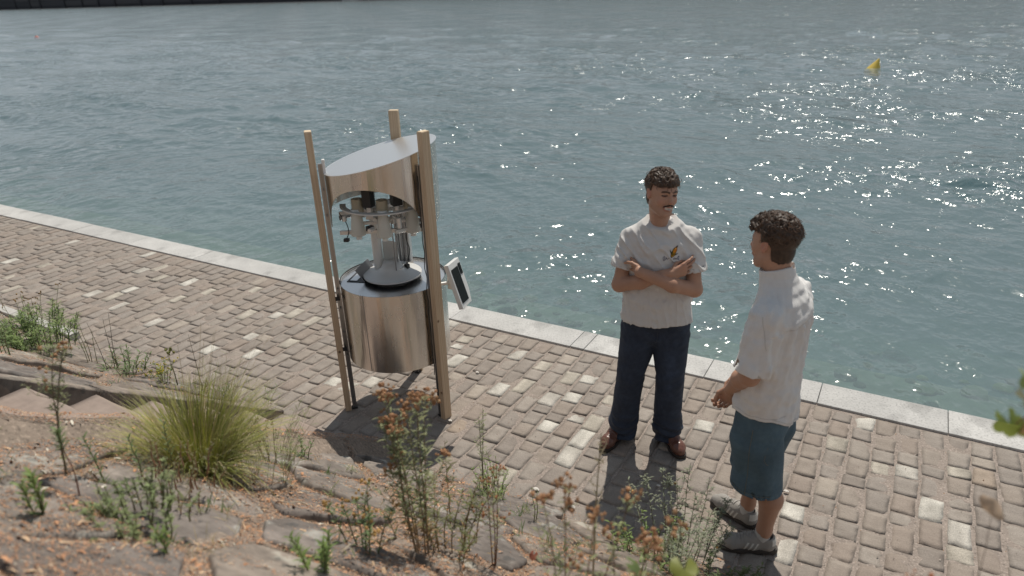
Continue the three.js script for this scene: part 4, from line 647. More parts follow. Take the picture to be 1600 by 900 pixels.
function shoe(parent, kind, heel, yaw, mats, left) {                  // heel on the ground in body axes
  const { f, sole } = shoeParts(kind), g = net(f, [-0.075, -0.005, -0.03], [0.075, 0.2, 0.32], 0.0042), grp = new THREE.Group(); grp.name = 'shoe'; grp.position.set(heel[0], heel[1], heel[2]); grp.rotation.y = yaw; if (!left) grp.scale.x = -1; parent.add(grp);
  if (!left) { grp.scale.x = 1; for (const q of [g, sole]) { q.scale(-1, 1, 1); const ix = q.index; if (ix) { const a = ix.array; for (let i = 0; i < a.length; i += 3) { const t = a[i]; a[i] = a[i + 1]; a[i + 1] = t; } } else { const p = q.attributes.position, u = q.attributes.uv; for (let i = 0; i < p.count; i += 3) for (const at of [p, u]) { const s = at.itemSize; for (let c = 0; c < s; c++) { const t = at.array[i * s + c]; at.array[i * s + c] = at.array[(i + 1) * s + c]; at.array[(i + 1) * s + c] = t; } } } q.computeVertexNormals(); } }
  mesh('upper', g, mats.upper, grp); mesh('sole', sole, mats.sole, grp);
  if (kind === 'boot') { mesh('heel', box(0.062, 0.022, 0.06, 0, 0.012, 0.026, 0.006), mats.sole, grp); }
  else {
    const hit = (x0, y0, z0, dx, dy, dz) => { let t = 0; for (let i = 0; i < 60; i++) { const d = f((left ? 1 : -1) * (x0 + dx * t), y0 + dy * t, z0 + dz * t); if (d < 0.0006) break; t += Math.max(d * 0.8, 0.0006); } return [x0 + dx * t, y0 + dy * t, z0 + dz * t]; };
    for (const s of [1, -1]) for (let i = 0; i < 3; i++) { const P = [], I = []; for (let k = 0; k <= 6; k++) { const q = k / 6, y = 0.022 + 0.05 * q, z = 0.118 + i * 0.024 - 0.022 * q; for (const e of [-0.005, 0.005]) { const h = hit(s * 0.08, y, z + e, -s, 0, 0); P.push(h[0] + s * 0.0012, h[1], h[2]); } } for (let k = 0; k < 6; k++) { const a = k * 2; I.push(a, a + 2, a + 1, a + 1, a + 2, a + 3); } mesh('stripe', geom(P, I), mats.pale, grp); }
    { const P = [], I = []; for (let k = 0; k <= 6; k++) for (let j = 0; j <= 6; j++) { const a = -1.1 + 2.2 * j / 6, y = 0.06 + 0.036 * k / 6, h = hit(0.09 * Math.sin(a), y, 0.045 - 0.09 * Math.cos(a), -Math.sin(a), 0, Math.cos(a)); P.push(h[0] + 0.0012 * Math.sin(a), h[1], h[2] - 0.0012 * Math.cos(a)); } for (let k = 0; k < 6; k++) for (let j = 0; j < 6; j++) { const a = k * 7 + j; I.push(a, a + 7, a + 1, a + 1, a + 7, a + 8); } mesh('heel_tab', geom(P, I), mats.pale, grp); }
    for (let i = 0; i < 5; i++) { const z = 0.112 + i * 0.02, pts = []; for (let k = 0; k <= 8; k++) { const a = -0.75 + 1.5 * k / 8, h = hit(0.03 * a, 0.16, z + (i % 2 ? 0.008 : -0.008) * a, 0, -1, 0); pts.push(V(h[0], h[1] + 0.002, h[2])); } mesh('lace', tube(pts, 0.0026, 12, 5), mats.lace, grp); }
  }
  return grp;
}
// a stitched seam: a fine cord laid where rays from the given side meet the cloth
function seam(name, f, pts, dir, mat, parent, r = 0.0013) { const P = pts.map(p => { let t = 0; for (let k = 0; k < 120; k++) { const d = f(p[0] + dir[0] * t, p[1] + dir[1] * t, p[2] + dir[2] * t); if (d < 0.0004) break; t += Math.max(d * 0.6, 0.0004); } return V(p[0] + dir[0] * t, p[1] + dir[1] * t, p[2] + dir[2] * t); }); return mesh(name, tube(P, r, P.length * 2, 4), mat, parent); }
// a flat print that follows the cloth: u across, v up, found by looking along -forward
function printOn(f, cx, cy, w, h, off = 0.0014) { const n = 14, P = [], U = [], I = []; for (let j = 0; j <= n; j++) for (let i = 0; i <= n; i++) { const u = i / n, v = j / n, x = cx + (u - 0.5) * w, y = cy + (v - 0.5) * h; let z = 0.3, d; for (let k = 0; k < 90; k++) { d = f(x, y, z); if (d < 0.0002) break; z -= Math.max(d * 0.6, 0.0004); } P.push(x, y, z + off); U.push(u, v); } for (let j = 0; j < n; j++) for (let i = 0; i < n; i++) { const a = j * (n + 1) + i; I.push(a, a + 1, a + n + 1, a + 1, a + n + 2, a + n + 1); } return geom(P, I, U); }

// ---------------------------------------------------------------- man with crossed arms
{
  const man = thing('person', 'man with moustache and crossed arms in white printed t-shirt, dark jeans and brown boots', 'person', [-1.155, 0.004, 1.195]);
  man.rotation.y = Math.atan2(0.31, 0.95);
  // joints in body axes: x to his left, y up, z forward
  const shR = [-0.172, 1.394, -0.01], shL = [0.172, 1.394, -0.01], elR = [-0.222, 1.118, 0.065], elL = [0.207, 1.118, 0.085], wrR = [0.06, 1.238, 0.152], wrL = [-0.105, 1.245, 0.172];
  const hp = [[-0.006, 1.668, 0.026], 0.52, 0.0, -0.10], H = placed(headField(true, placed(null, ...hp).toLocal(-0.004, 1.46, -0.016), 0.058), ...hp);
  const armR = join([cap(shR, elR, 0.043, 0.042), cap(elR, [-0.10, 1.165, 0.118], 0.043, 0.042), cap([-0.10, 1.165, 0.118], wrR, 0.042, 0.029)], 0.02);
  const armL = join([cap(shL, elL, 0.043, 0.042), cap(elL, [0.08, 1.175, 0.168], 0.043, 0.042), cap([0.08, 1.175, 0.168], wrL, 0.042, 0.029)], 0.02);
  const handR = handField([0.072, 1.236, 0.150], [0.90, 0.36, -0.25], [-0.25, 0.93, 0.2], [0.18, 0.32, 0.35], 0.22, 0.97, 1);
  const handL = handField([-0.112, 1.25, 0.160], [-0.40, 0.12, -0.91], [0.1, 0.9, 0.4], [0.25, 0.3, 0.3], 0.1, 0.93, 1);
  const trunk = stack([[0.10, 0, 0, 0.05, 0.05, 0.05], [0.9, 0, 0, 0.14, 0.08, 0.09], [1.1, 0, 0, 0.14, 0.085, 0.08], [1.3, 0, 0, 0.155, 0.085, 0.085], [1.41, 0, -0.01, 0.13, 0.05, 0.06], [1.46, 0, -0.02, 0.05, 0.045, 0.045]]);
  const trunkF = (x, y, z) => Math.max(trunk(x, y, z), 0.86 - y);
  const legs = join([cap([-0.09, 0.9, 0], [-0.135, 0.48, 0.03], 0.07, 0.045), cap([-0.135, 0.48, 0.03], [-0.17, 0.1, -0.01], 0.045, 0.03), cap([0.09, 0.9, 0], [0.10, 0.48, 0.03], 0.07, 0.045), cap([0.10, 0.48, 0.03], [0.105, 0.1, -0.01], 0.045, 0.03)], 0.02);
  const core = (x, y, z) => sminK(trunkF(x, y, z), legs(x, y, z), 0.04);
  const arms = (x, y, z) => Math.min(sminK(armR(x, y, z), handR(x, y, z), 0.012), sminK(armL(x, y, z), handL(x, y, z), 0.012));
  const bodyGeo = merge([net(core, [-0.3, 0.05, -0.16], [0.3, 1.5, 0.16], 0.016, bodySkin), net(arms, [-0.32, 1.04, -0.09], [0.32, 1.46, 0.26], 0.004, (x, y, z) => { const c = bodySkin(x, y, z), k = smooth(0.07, 0.03, Math.hypot(x - 0.15, y - 1.3, z - 0.15)); return lerpc(c, [0.44, 0.20, 0.15], 0.25 * k); }),
    net((x, y, z) => Math.max(H.f(x, y, z), 1.46 - y), [-0.15, 1.44, -0.16], [0.17, 1.84, 0.19], 0.0034, (x, y, z) => headSkin(...H.toLocal(x, y, z)))]);
  mesh('body', bodyGeo, skinMat, man);
  const hair = mesh('hair', hairGeo(H, 11, { fringe: 0.052, temple: 1, side: 0.012, nape: -0.075, thin: 0.007, thick: 0.013, front: 0.004, curl: 1.2, locks: 420, lockLow: 0.05, mull: 0.014 }, [0.085, 0.054, 0.036]), hairMat, man);
  { const l = []; const pt = (x, y, z) => V(...H.toBody([x, y, z])); for (const s of [-1, 1]) for (let i = 0; i < 26; i++) { const q = i / 25, x = s * (0.001 + 0.029 * q), y = -0.0475 - 0.010 * q * q, z = 0.1 - 0.014 * q * q; l.push(taper([pt(x, y + 0.003, z), pt(x + s * 0.003, y, z + 0.003), pt(x + s * 0.007, y - 0.0045, z + 0.001)], 0.0021, 0.0009, 4, 4)); } const m = merge(l); tint(m, [0.05, 0.027, 0.016]); mesh('moustache', m, hairMat, man); }
  // t-shirt
  const tees = stack([[0.885, 0.005, 0.012, 0.214, 0.136, 0.13], [1.0, 0, 0.008, 0.202, 0.126, 0.118], [1.12, 0, 0, 0.190, 0.115, 0.108], [1.26, 0, 0, 0.192, 0.122, 0.115], [1.37, 0, -0.005, 0.186, 0.105, 0.112], [1.43, 0, -0.015, 0.165, 0.082, 0.095], [1.475, 0, -0.018, 0.124, 0.080, 0.086], [1.51, 0, -0.016, 0.092, 0.078, 0.08], [1.54, 0, -0.014, 0.084, 0.074, 0.078]], 2.2);
  const sleeve = (sh, el, s) => { const a = [sh[0] - s * 0.01, sh[1] - 0.008, sh[2]], b = [el[0] + s * 0.016, el[1] - 0.0, el[2] - 0.01], o = join([cap([s * 0.08, 1.438, -0.02], a, 0.058, 0.066), cap(a, b, 0.066, 0.080)], 0.03), inn = cap(a, b, 0.055, 0.070), dx = b[0] - a[0], dy = b[1] - a[1], dz = b[2] - a[2], L = Math.hypot(dx, dy, dz), cut = s < 0 ? 0.185 : 0.19; return (x, y, z, e = 0) => { const t = ((x - a[0]) * dx + (y - a[1]) * dy + (z - a[2]) * dz) / L; return smaxK(smaxK(o(x, y, z) + e, t - cut - 0.004 * noise3(x * 12, z * 12, 5), 0.003), -Math.max(inn(x, y, z), (cut - 0.035) - t), 0.002); }; };
  const slR = sleeve(shR, elR, -1), slL = sleeve(shL, elL, 1), collar = cap([0, 1.53, -0.004], [0.0, 1.62, 0.05], 0.070, 0.088);
  const tee = (x, y, z) => {
    let d = sminK(tees(x, y, z), Math.min(slR(x, y, z), slL(x, y, z)), 0.022);
    if (Math.abs(d) < 0.03) { d = 0;
      const below = smooth(1.2, 1.02, y), up = smooth(1.18, 1.3, y), front = smooth(-0.02, 0.06, z);
      const diag = noise3((x * 0.78 + y * 0.62) * 17, (x * 0.62 - y * 0.78) * 4.2, z * 5), pull = noise3(x * 21 + y * 3, y * 3.2, z * 12), sl = noise3((x * 0.9 + y * 0.3) * 22, (y - x * 0.3) * 8, z * 16 + 5);
      d += -0.016 * front * up * Math.pow(Math.max(0, 1 - 2.4 * Math.abs(diag)), 2) + 0.010 * front * up * (0.3 - Math.abs(diag)) - 0.012 * below * Math.pow(Math.max(0, 1 - 2.6 * Math.abs(pull)), 2) + 0.004 + 0.018 * below * (0.25 - Math.abs(pull)) + 0.011 * up * sl * smooth(0.12, 0.2, Math.abs(x)) + 0.006 * noise3(x * 9, y * 9, z * 9) + 0.006 * noise3(x * 26 + y * 18, y * 22 - x * 9, z * 20);
      d -= 0.006 * smooth(0.05, 0.0, Math.abs(y - 1.005 - 0.25 * Math.abs(x)));
      d *= 1 - 0.9 * smooth(1.46, 1.5, y);
      d = sminK(tees(x, y, z) + d, Math.min(slR(x, y, z, d), slL(x, y, z, d)), 0.022);
      d = smaxK(d, 0.882 + 0.012 * Math.sin(x * 9) + 0.006 * noise3(x * 14, z * 14, 2) - y, 0.003);
      d = smaxK(d, -collar(x, y, z), 0.004); d = smaxK(d, y - 1.497 + 0.5 * z, 0.004);
    }
    return d; };
  const rib = (x, y, z) => { const c = Math.abs(collar(x, y, z)) < 0.013 && y > 1.44 ? 0.94 : 1; return [c, c, c]; };
  const ts = mesh('t_shirt', net(tee, [-0.37, 0.86, -0.17], [0.37, 1.52, 0.2], 0.0052, rib), jersey, man);
  { const cv = document.createElement('canvas'); cv.width = cv.height = 256; const c = cv.getContext('2d'); c.clearRect(0, 0, 256, 256);
    c.save(); c.translate(150, 118); c.rotate(0.42);
    const leaf = (a, l, col) => { c.save(); c.translate(0, 42); c.rotate(a); c.fillStyle = col; c.beginPath(); c.moveTo(0, 0); c.quadraticCurveTo(-16, -l * 0.5, -3, -l); c.quadraticCurveTo(12, -l * 0.45, 0, 0); c.fill(); c.restore(); };
    leaf(-0.75, 92, '#3c4436'); leaf(0.8, 84, '#3a443a'); 
    c.fillStyle = '#332a12'; c.beginPath(); c.ellipse(0, -8, 29, 72, 0, 0, 6.3); c.fill(); c.fillStyle = '#b98a1c'; c.beginPath(); c.ellipse(2, -10, 22, 64, 0, 0, 6.3); c.fill(); c.fillStyle = '#cf7a1e'; c.beginPath(); c.ellipse(5, -36, 16, 34, 0, 0, 6.3); c.fill(); c.fillStyle = '#e6a254'; c.beginPath(); c.ellipse(3, -56, 10, 11, 0, 0, 6.3); c.fill();
    c.fillStyle = '#3a2412'; c.beginPath(); c.moveTo(-12, -70); c.lineTo(10, -72); c.lineTo(12, -102); c.lineTo(2, -104); c.closePath(); c.fill(); leaf(-0.3, 70, '#4b4418'); leaf(0.32, 62, '#6b5518'); c.restore();
    c.strokeStyle = '#3a3a52'; c.lineWidth = 6; c.lineCap = 'round'; c.beginPath(); c.moveTo(22, 196); c.bezierCurveTo(10, 170, 48, 160, 44, 180); c.bezierCurveTo(40, 204, 20, 206, 26, 214); c.bezierCurveTo(50, 220, 56, 190, 66, 180); c.bezierCurveTo(70, 206, 84, 206, 90, 186); c.moveTo(150, 200); c.bezierCurveTo(160, 176, 176, 176, 172, 196); c.bezierCurveTo(186, 180, 196, 180, 196, 200); c.bezierCurveTo(204, 160, 222, 150, 220, 170); c.bezierCurveTo(216, 196, 210, 206, 226, 204); c.stroke();
    c.lineWidth = 5; c.beginPath(); for (let i = 0; i < 4; i++) { c.moveTo(140 + i * 17, 226); c.lineTo(138 + i * 17 + (i % 2) * 6, 242); } c.stroke();
    const t = new THREE.CanvasTexture(cv); t.colorSpace = THREE.SRGBColorSpace;
    mesh('printed_emblem', printOn(tee, 0.066, 1.338, 0.112, 0.112), std([1, 1, 1], 0.85, { map: t, transparent: true, alphaTest: 0.4 }), ts); }
  // jeans: two loose legs bunching over the boots
  const leg = (s, S) => stack(S, 2.1);
  const jR = leg(-1, [[0.045, -0.170, 0.012, 0.088, 0.098, 0.085], [0.13, -0.168, 0.01, 0.092, 0.098, 0.09], [0.3, -0.155, 0.02, 0.086, 0.088, 0.088], [0.5, -0.136, 0.03, 0.088, 0.092, 0.09], [0.68, -0.108, 0.015, 0.106, 0.105, 0.11], [0.8, -0.092, 0.0, 0.115, 0.115, 0.13], [0.93, -0.075, 0, 0.12, 0.11, 0.12]]);
  const jL = leg(1, [[0.045, 0.112, 0.0, 0.088, 0.098, 0.085], [0.13, 0.11, 0.0, 0.094, 0.098, 0.09], [0.3, 0.104, 0.018, 0.086, 0.088, 0.088], [0.5, 0.104, 0.03, 0.088, 0.092, 0.09], [0.68, 0.096, 0.015, 0.106, 0.105, 0.11], [0.8, 0.088, 0.0, 0.115, 0.115, 0.13], [0.93, 0.075, 0, 0.12, 0.11, 0.12]]);
  const hips = stack([[0.7, 0, 0, 0.12, 0.05, 0.06], [0.78, 0, 0, 0.188, 0.10, 0.12], [0.9, 0, 0.004, 0.186, 0.106, 0.112], [0.98, 0, 0.004, 0.178, 0.104, 0.104]]);
  const jeans = (x, y, z) => { let d = sminK(Math.min(jR(x, y, z), jL(x, y, z)), hips(x, y, z), 0.03);
    if (Math.abs(d) < 0.03) { const low = smooth(0.34, 0.1, y), knee = smooth(0.2, 0.0, Math.abs(y - 0.52)), a = Math.atan2(z, x < -0.03 ? x + 0.16 : x - 0.105);
      d += low * 0.022 * noise3(x * 8 + 3, y * 30 + 0.9 * Math.sin(a * 2 + x * 9), z * 8) + knee * 0.006 * noise3(x * 12, y * 22 + a, z * 12) + 0.006 * smooth(0.62, 0.8, y) * noise3(x * 14 + y * 16, (y - Math.abs(x)) * 22, z * 9) + 0.003 * noise3(x * 20, y * 9, z * 20);
      d = smaxK(d, 0.046 + 0.012 * noise3(x * 15, z * 15, 8) - y, 0.003); } return d; };
  const fadeC = (x, y, z) => { const k = 1 + 0.9 * smooth(0.06, 0.0, Math.abs(x - 0.105)) * smooth(0.02, 0.08, z) * smooth(0.3, 0, Math.abs(y - 0.55)) * (0.6 + 0.5 * noise3(x * 20, y * 20, 3)) + 0.3 * noise3(x * 12, y * 12, z * 12); return [k, k, k * 0.98]; };
  const jn = mesh('jeans', net(jeans, [-0.31, 0.02, -0.16], [0.25, 1.0, 0.16], 0.0056, fadeC), indigo, man);
  { const fly = (x, y, z) => jeans(x, y, z); const pl = (pts, name) => mesh(name, tube(pts.map(([x, y]) => { let z = 0.25; for (let k = 0; k < 80; k++) { const d = fly(x, y, z); if (d < 0.0005) break; z -= Math.max(0.6 * d, 0.0005); } return V(x, y, z); }), 0.0016, 16, 4), std([0.035, 0.045, 0.065], 0.8), jn); pl([[0.012, 0.88], [0.014, 0.83], [0.01, 0.78], [0.0, 0.755]], 'fly_seam'); pl([[-0.11, 0.885], [-0.125, 0.865], [-0.15, 0.852], [-0.175, 0.85]], 'pocket_seam'); pl([[0.11, 0.885], [0.125, 0.865], [0.15, 0.852], [0.175, 0.85]], 'pocket_seam'); }
  const lea = { upper: phys([0.135, 0.055, 0.036], 0.36, { clearcoat: 0.25, clearcoatRoughness: 0.3 }), sole: std([0.03, 0.022, 0.018], 0.7) };
  shoe(man, 'boot', [-0.168, 0, -0.075], -0.42, lea, false); shoe(man, 'boot', [0.095, 0, -0.082], 0.38, lea, true);
}
// ---------------------------------------------------------------- man in the linen shirt
{
  const man = thing('person', 'dark haired man in loose white linen shirt and long blue denim shorts seen from behind', 'person', [-0.37, 0.004, 1.775]);
  man.rotation.y = Math.atan2(-0.985, -0.17);
  const B = (wx, wy, wz) => { const dx = wx + 0.37, dz = wz - 1.775, f = [-0.985, -0.17], l = [f[1], -f[0]]; return [dx * l[0] + dz * l[1], wy, dx * f[0] + dz * f[1]]; };   // world to body axes
  const lean = y => 0.045 * smooth(0.9, 1.6, y);
  const shL = [0.185, 1.375, 0.02], shR = [-0.19, 1.365, 0.02], elL = [0.225, 1.085, 0.045], wrL = [0.065, 0.885, 0.185], elR = [-0.23, 1.09, 0.03], wrR = [-0.09, 0.90, 0.20];
  const hc = B(-0.452, 1.664, 1.782);
  const hp = [hc, -0.26, 0.08, 0.05], H = placed(headField(true, placed(null, ...hp).toLocal(0.006, 1.45, 0.042), 0.059), ...hp);
  const armL = join([cap(shL, elL, 0.054, 0.043), cap(elL, [0.165, 1.02, 0.105], 0.044, 0.044), cap([0.165, 1.02, 0.105], wrL, 0.044, 0.029)], 0.02);
  const armR = join([cap(shR, elR, 0.054, 0.043), cap(elR, [-0.18, 1.02, 0.09], 0.044, 0.044), cap([-0.18, 1.02, 0.09], wrR, 0.044, 0.029)], 0.02);
  const handL = handField([0.060, 0.875, 0.192], [-0.22, -0.92, 0.30], [-0.35, 0.2, 0.9], [0.75, 1.0, 0.8], 0.05, 0.97, 1), handR = handField([-0.085, 0.893, 0.205], [0.3, -0.85, 0.35], [0.5, 0.4, 0.7], [0.75, 1.0, 0.8], 0.05, 0.97, 1);
  const trunk = stack([[0.8, 0, 0.02, 0.13, 0.07, 0.08], [1.1, 0, 0.02, 0.13, 0.08, 0.07], [1.3, 0, 0.03, 0.145, 0.08, 0.08], [1.4, 0, 0.035, 0.12, 0.05, 0.06], [1.45, 0, 0.035, 0.05, 0.045, 0.045]]);
  const anL = B(-0.315, 0.085, 1.855), anR = B(-0.432, 0.085, 1.69), knL = [anL[0] + 0.0, 0.48, anL[2] + 0.035], knR = [anR[0], 0.48, anR[2] + 0.02];
  const lg = (an, kn, s) => join([cap([s * 0.085, 0.86, 0.02], kn, 0.075, 0.054), cap(kn, [an[0], 0.34, an[2] - 0.012], 0.052, 0.056), cap([an[0], 0.34, an[2] - 0.012], [an[0], 0.14, an[2] - 0.002], 0.056, 0.036), cap([an[0], 0.14, an[2] - 0.002], [an[0], 0.06, an[2] + 0.004], 0.036, 0.034)], 0.025);
  const legL = lg(anL, knL, 1), legR = lg(anR, knR, -1);
  const core = (x, y, z) => sminK(trunk(x, y, z), Math.min(legL(x, y, z), legR(x, y, z)), 0.03);
  const armsF = (x, y, z) => Math.min(sminK(armL(x, y, z), handL(x, y, z), 0.014), sminK(armR(x, y, z), handR(x, y, z), 0.014));
  mesh('body', merge([net(core, [-0.32, 0.03, -0.2], [0.32, 1.5, 0.22], 0.0085, bodySkin), net(armsF, [-0.3, 0.76, -0.06], [0.3, 1.44, 0.32], 0.0042, bodySkin),
    net((x, y, z) => Math.max(H.f(x, y, z), 1.44 - y), [hc[0] - 0.17, 1.42, hc[2] - 0.18], [hc[0] + 0.17, hc[1] + 0.16, hc[2] + 0.18], 0.0034, (x, y, z) => headSkin(...H.toLocal(x, y, z)))]), skinMat, man);
  mesh('hair', hairGeo(H, 29, { fringe: 0.058, temple: 1, side: 0.004, nape: -0.080, thin: 0.009, thick: 0.017, front: 0.014, curl: 1.25, locks: 560, lockLow: -0.15 }, [0.075, 0.047, 0.032]), hairMat, man);
  const st = stack([[0.70, 0.0, 0.02, 0.204, 0.155, 0.150], [0.86, 0, 0.02, 0.196, 0.146, 0.142], [1.02, 0, 0.02, 0.19, 0.138, 0.13], [1.2, 0, 0.02, 0.195, 0.135, 0.128], [1.34, 0, 0.022, 0.202, 0.118, 0.13], [1.41, 0, 0.03, 0.172, 0.09, 0.115], [1.455, 0, 0.038, 0.130, 0.082, 0.100], [1.495, 0.006, 0.045, 0.096, 0.080, 0.086], [1.525, 0.010, 0.052, 0.083, 0.078, 0.079], [1.60, 0.014, 0.066, 0.080, 0.077, 0.076]], 2.1);
  const sleeve = (sh, el, s) => { const a = [sh[0] - s * 0.008, sh[1] - 0.008, sh[2]], b = [el[0] + s * 0.006, el[1], el[2]], o = join([cap([s * 0.08, 1.405, 0.02], a, 0.056, 0.065), cap(a, b, 0.07, 0.083)], 0.03), inn = cap(a, b, 0.06, 0.073), dx = b[0] - a[0], dy = b[1] - a[1], dz = b[2] - a[2], L = Math.hypot(dx, dy, dz), cut = 0.262; return (x, y, z, e = 0) => { const t = ((x - a[0]) * dx + (y - a[1]) * dy + (z - a[2]) * dz) / L; return smaxK(smaxK(o(x, y, z) + e, t - cut - 0.004 * noise3(x * 12, z * 12, 5), 0.003), -Math.max(inn(x, y, z), (cut - 0.04) - t), 0.002); }; };
  const slL = sleeve(shL, elL, 1), slR = sleeve(shR, elR, -1), hole = cap([0.008, 1.555, 0.056], [0.014, 1.70, 0.092], 0.0715, 0.072);
  const shirt = (x, y, z) => {
    let d = sminK(st(x, y, z), Math.min(slL(x, y, z), slR(x, y, z)), 0.022);
    if (Math.abs(d) < 0.03) { d = 0;
      const back = smooth(0.03, -0.04, z), yoke = 1.315 + 0.012 * Math.cos(x * 9);
      d += 0.0075 * back * smooth(yoke + 0.004, yoke - 0.02, y) * smooth(0.9, 1.25, y) * Math.sin(x * 95 + 1.6 * noise3(x * 6, y * 5, 2)) * (0.6 + 0.6 * noise3(x * 9, y * 3, 8)) - 0.003 * back * smooth(yoke - 0.004, yoke + 0.003, y);
      d += 0.008 * (0.3 - Math.abs(noise3((x + z) * 13 + y * 3, y * 3.4, z * 10))) + 0.007 * smooth(0.14, 0.2, Math.abs(x)) * noise3((z + 0.3 * y) * 26, (y - 0.4 * z) * 10, x * 16) + 0.0035 * noise3(x * 26, y * 26, z * 26) + 0.006 * smooth(1.1, 0.95, y) * noise3(x * 10 + y * 9, y * 12 - z * 7, z * 10);
      d *= 1.7 * (1 - 0.92 * smooth(1.45, 1.49, y)); d = sminK(st(x, y, z) + d, Math.min(slL(x, y, z, d), slR(x, y, z, d)), 0.022);
      const hem = 0.79 + 0.05 * smooth(0.06, 0.17, Math.abs(x)); d = smaxK(d, hem - y, 0.003);
      if (y > 1.45) d = smaxK(d, -hole(x, y, z), 0.003);
      d = smaxK(d, y - 1.562 + 0.32 * (z - 0.03), 0.003);
    } return d; };
  const sh = mesh('linen_shirt', net(shirt, [-0.34, 0.68, -0.17], [0.34, 1.58, 0.23], 0.0052), linen, man);
  const thread = std([0.5, 0.48, 0.45], 0.9), span = (a, b, n, fn) => [...Array(n + 1)].map((_, i) => fn(mixf(a, b, i / n)));
  seam('yoke_seam', shirt, span(-0.155, 0.155, 26, x => [x, 1.315 + 0.012 * Math.cos(x * 9), -0.32]), [0, 0, 1], thread, sh);
  seam('sleeve_seam', shirt, span(1.25, 1.40, 12, y => [0.36, y, -0.005 + 0.25 * (y - 1.32)]), [-1, 0, 0], thread, sh);
  seam('hem_stitching', shirt, span(-0.16, 0.16, 26, x => [x, 0.805 + 0.05 * smooth(0.06, 0.17, Math.abs(x)), -0.34]), [0, 0, 1], thread, sh);
  seam('hem_stitching', shirt, span(-0.10, 0.12, 18, z => [0.36, 0.858, z]), [-1, 0, 0], thread, sh);
  const short = (s, an) => stack([[0.35, an[0] * 0.8 + s * 0.025, an[2] * 0.5 + 0.03, 0.112, 0.13, 0.122], [0.5, an[0] * 0.6 + s * 0.03, an[2] * 0.4 + 0.03, 0.112, 0.128, 0.122], [0.66, s * 0.088, 0.027, 0.112, 0.126, 0.128], [0.76, s * 0.082, 0.024, 0.098, 0.116, 0.116], [0.86, s * 0.075, 0.02, 0.09, 0.105, 0.105]], 2.2);
  const sL = short(1, anL), sR = short(-1, anR), hips = stack([[0.66, 0, 0.02, 0.12, 0.05, 0.06], [0.74, 0, 0.02, 0.172, 0.118, 0.12], [0.9, 0, 0.02, 0.155, 0.108, 0.105]]);
  const shorts = (x, y, z) => { let d = sminK(Math.min(sL(x, y, z), sR(x, y, z)), hips(x, y, z), 0.03); if (Math.abs(d) < 0.03) { d += 0.007 * noise3(x * 9 + z * 6, y * 6, z * 11 - y * 5) + 0.004 * noise3(x * 14, y * 24, z * 14) * smooth(0.7, 0.85, y) + 0.006 * (0.3 - Math.abs(noise3((z + 0.35 * y) * 15, y * 4, x * 8))); d = smaxK(d, 0.388 - y, 0.003); d = smaxK(d, -Math.max(Math.min(sL(x, y, z), sR(x, y, z)) + 0.008, y - 0.42), 0.002); } return d; };
  const dc = (x, y, z) => { const k = 1 + 0.25 * noise3(x * 11, y * 7, z * 11) + (y < 0.414 ? 0.35 * (0.5 + noise3(x * 60, y * 10, z * 60)) : 0); return [k, k, k]; };
  mesh('denim_shorts', net(shorts, [-0.32, 0.28, -0.2], [0.32, 0.92, 0.23], 0.0056, dc), tealDenim, man);
  { const fab = man.children[man.children.length - 1], th = std([0.16, 0.15, 0.12], 0.9); seam('side_seam', shorts, span(0.395, 0.78, 20, y => [0.36, y, 0.015]), [-1, 0, 0], th, fab); seam('hem_stitching', shorts, span(-0.10, 0.13, 16, z => [0.36, 0.412, z]), [-1, 0, 0], th, fab); seam('pocket_seam', shorts, [[0.36, 0.70, -0.06], [0.36, 0.62, -0.055], [0.36, 0.60, -0.075], [0.36, 0.60, -0.11]], [-1, 0, 0], th, fab); }
  const sn = { upper: std([0.31, 0.29, 0.265], 0.9, { bumpMap: grit, bumpScale: 0.001 }), sole: std([0.05, 0.042, 0.036], 0.75), pale: std([0.62, 0.6, 0.55], 0.7), lace: std([0.36, 0.34, 0.32], 0.85) };
  const heelL = B(-0.248, 0, 1.832), heelR = B(-0.37, 0, 1.712), rel = (dx, dz) => { const f = [-0.985, -0.17], l = [f[1], -f[0]]; return Math.atan2(dx * l[0] + dz * l[1], dx * f[0] + dz * f[1]); };
  shoe(man, 'sneaker', [heelL[0], 0, heelL[2]], rel(-0.94, 0.3), sn, true); shoe(man, 'sneaker', [heelR[0], 0, heelR[2]], rel(-0.93, -0.36), sn, false);
  const sock = std([0.55, 0.54, 0.52], 0.95, { bumpMap: weave, bumpScale: 0.0008 });
  for (const a of [anL, anR]) mesh('sock', (() => { const pr = [[0.034, 0.05], [0.0375, 0.085], [0.039, 0.115], [0.0405, 0.128], [0.039, 0.131], [0.034, 0.129]].map(([x, y]) => new THREE.Vector2(x, y)); const g = new THREE.LatheGeometry(pr, 28); g.translate(a[0], 0, a[2] + 0.002); return g; })(), sock, man);
}

// ---------------------------------------------------------------- dry litter and ground weeds of the slope
const inside = (poly, x, s) => { let c = false; for (let i = 0, j = poly.length - 1; i < poly.length; j = i++) { const a = poly[i], b = poly[j]; if ((a[1] > s) !== (b[1] > s) && x < (b[0] - a[0]) * (s - a[1]) / (b[1] - a[1]) + a[0]) c = !c; } return c; };
const boxes = slabs.map(p => [Math.min(...p.map(q => q[0])), Math.max(...p.map(q => q[0])), Math.min(...p.map(q => q[1])), Math.max(...p.map(q => q[1]))]);
const surface = (x, s) => { for (let i = 0; i < slabs.length; i++) { const b = boxes[i]; if (x > b[0] && x < b[1] && s > b[2] && s < b[3] && inside(slabs[i], x, s)) return [slabs[i].face(x, s) + 0.005, true]; } return [soilH(x, s) + 0.004, false]; };
const stairAt = (x, s) => { const z = FOOT + s / SL, i = Math.floor((z - FOOT - 0.03) / 0.28); return i < 0 ? 0 : (i + 1) * 0.28 * RISE - 0.165; };
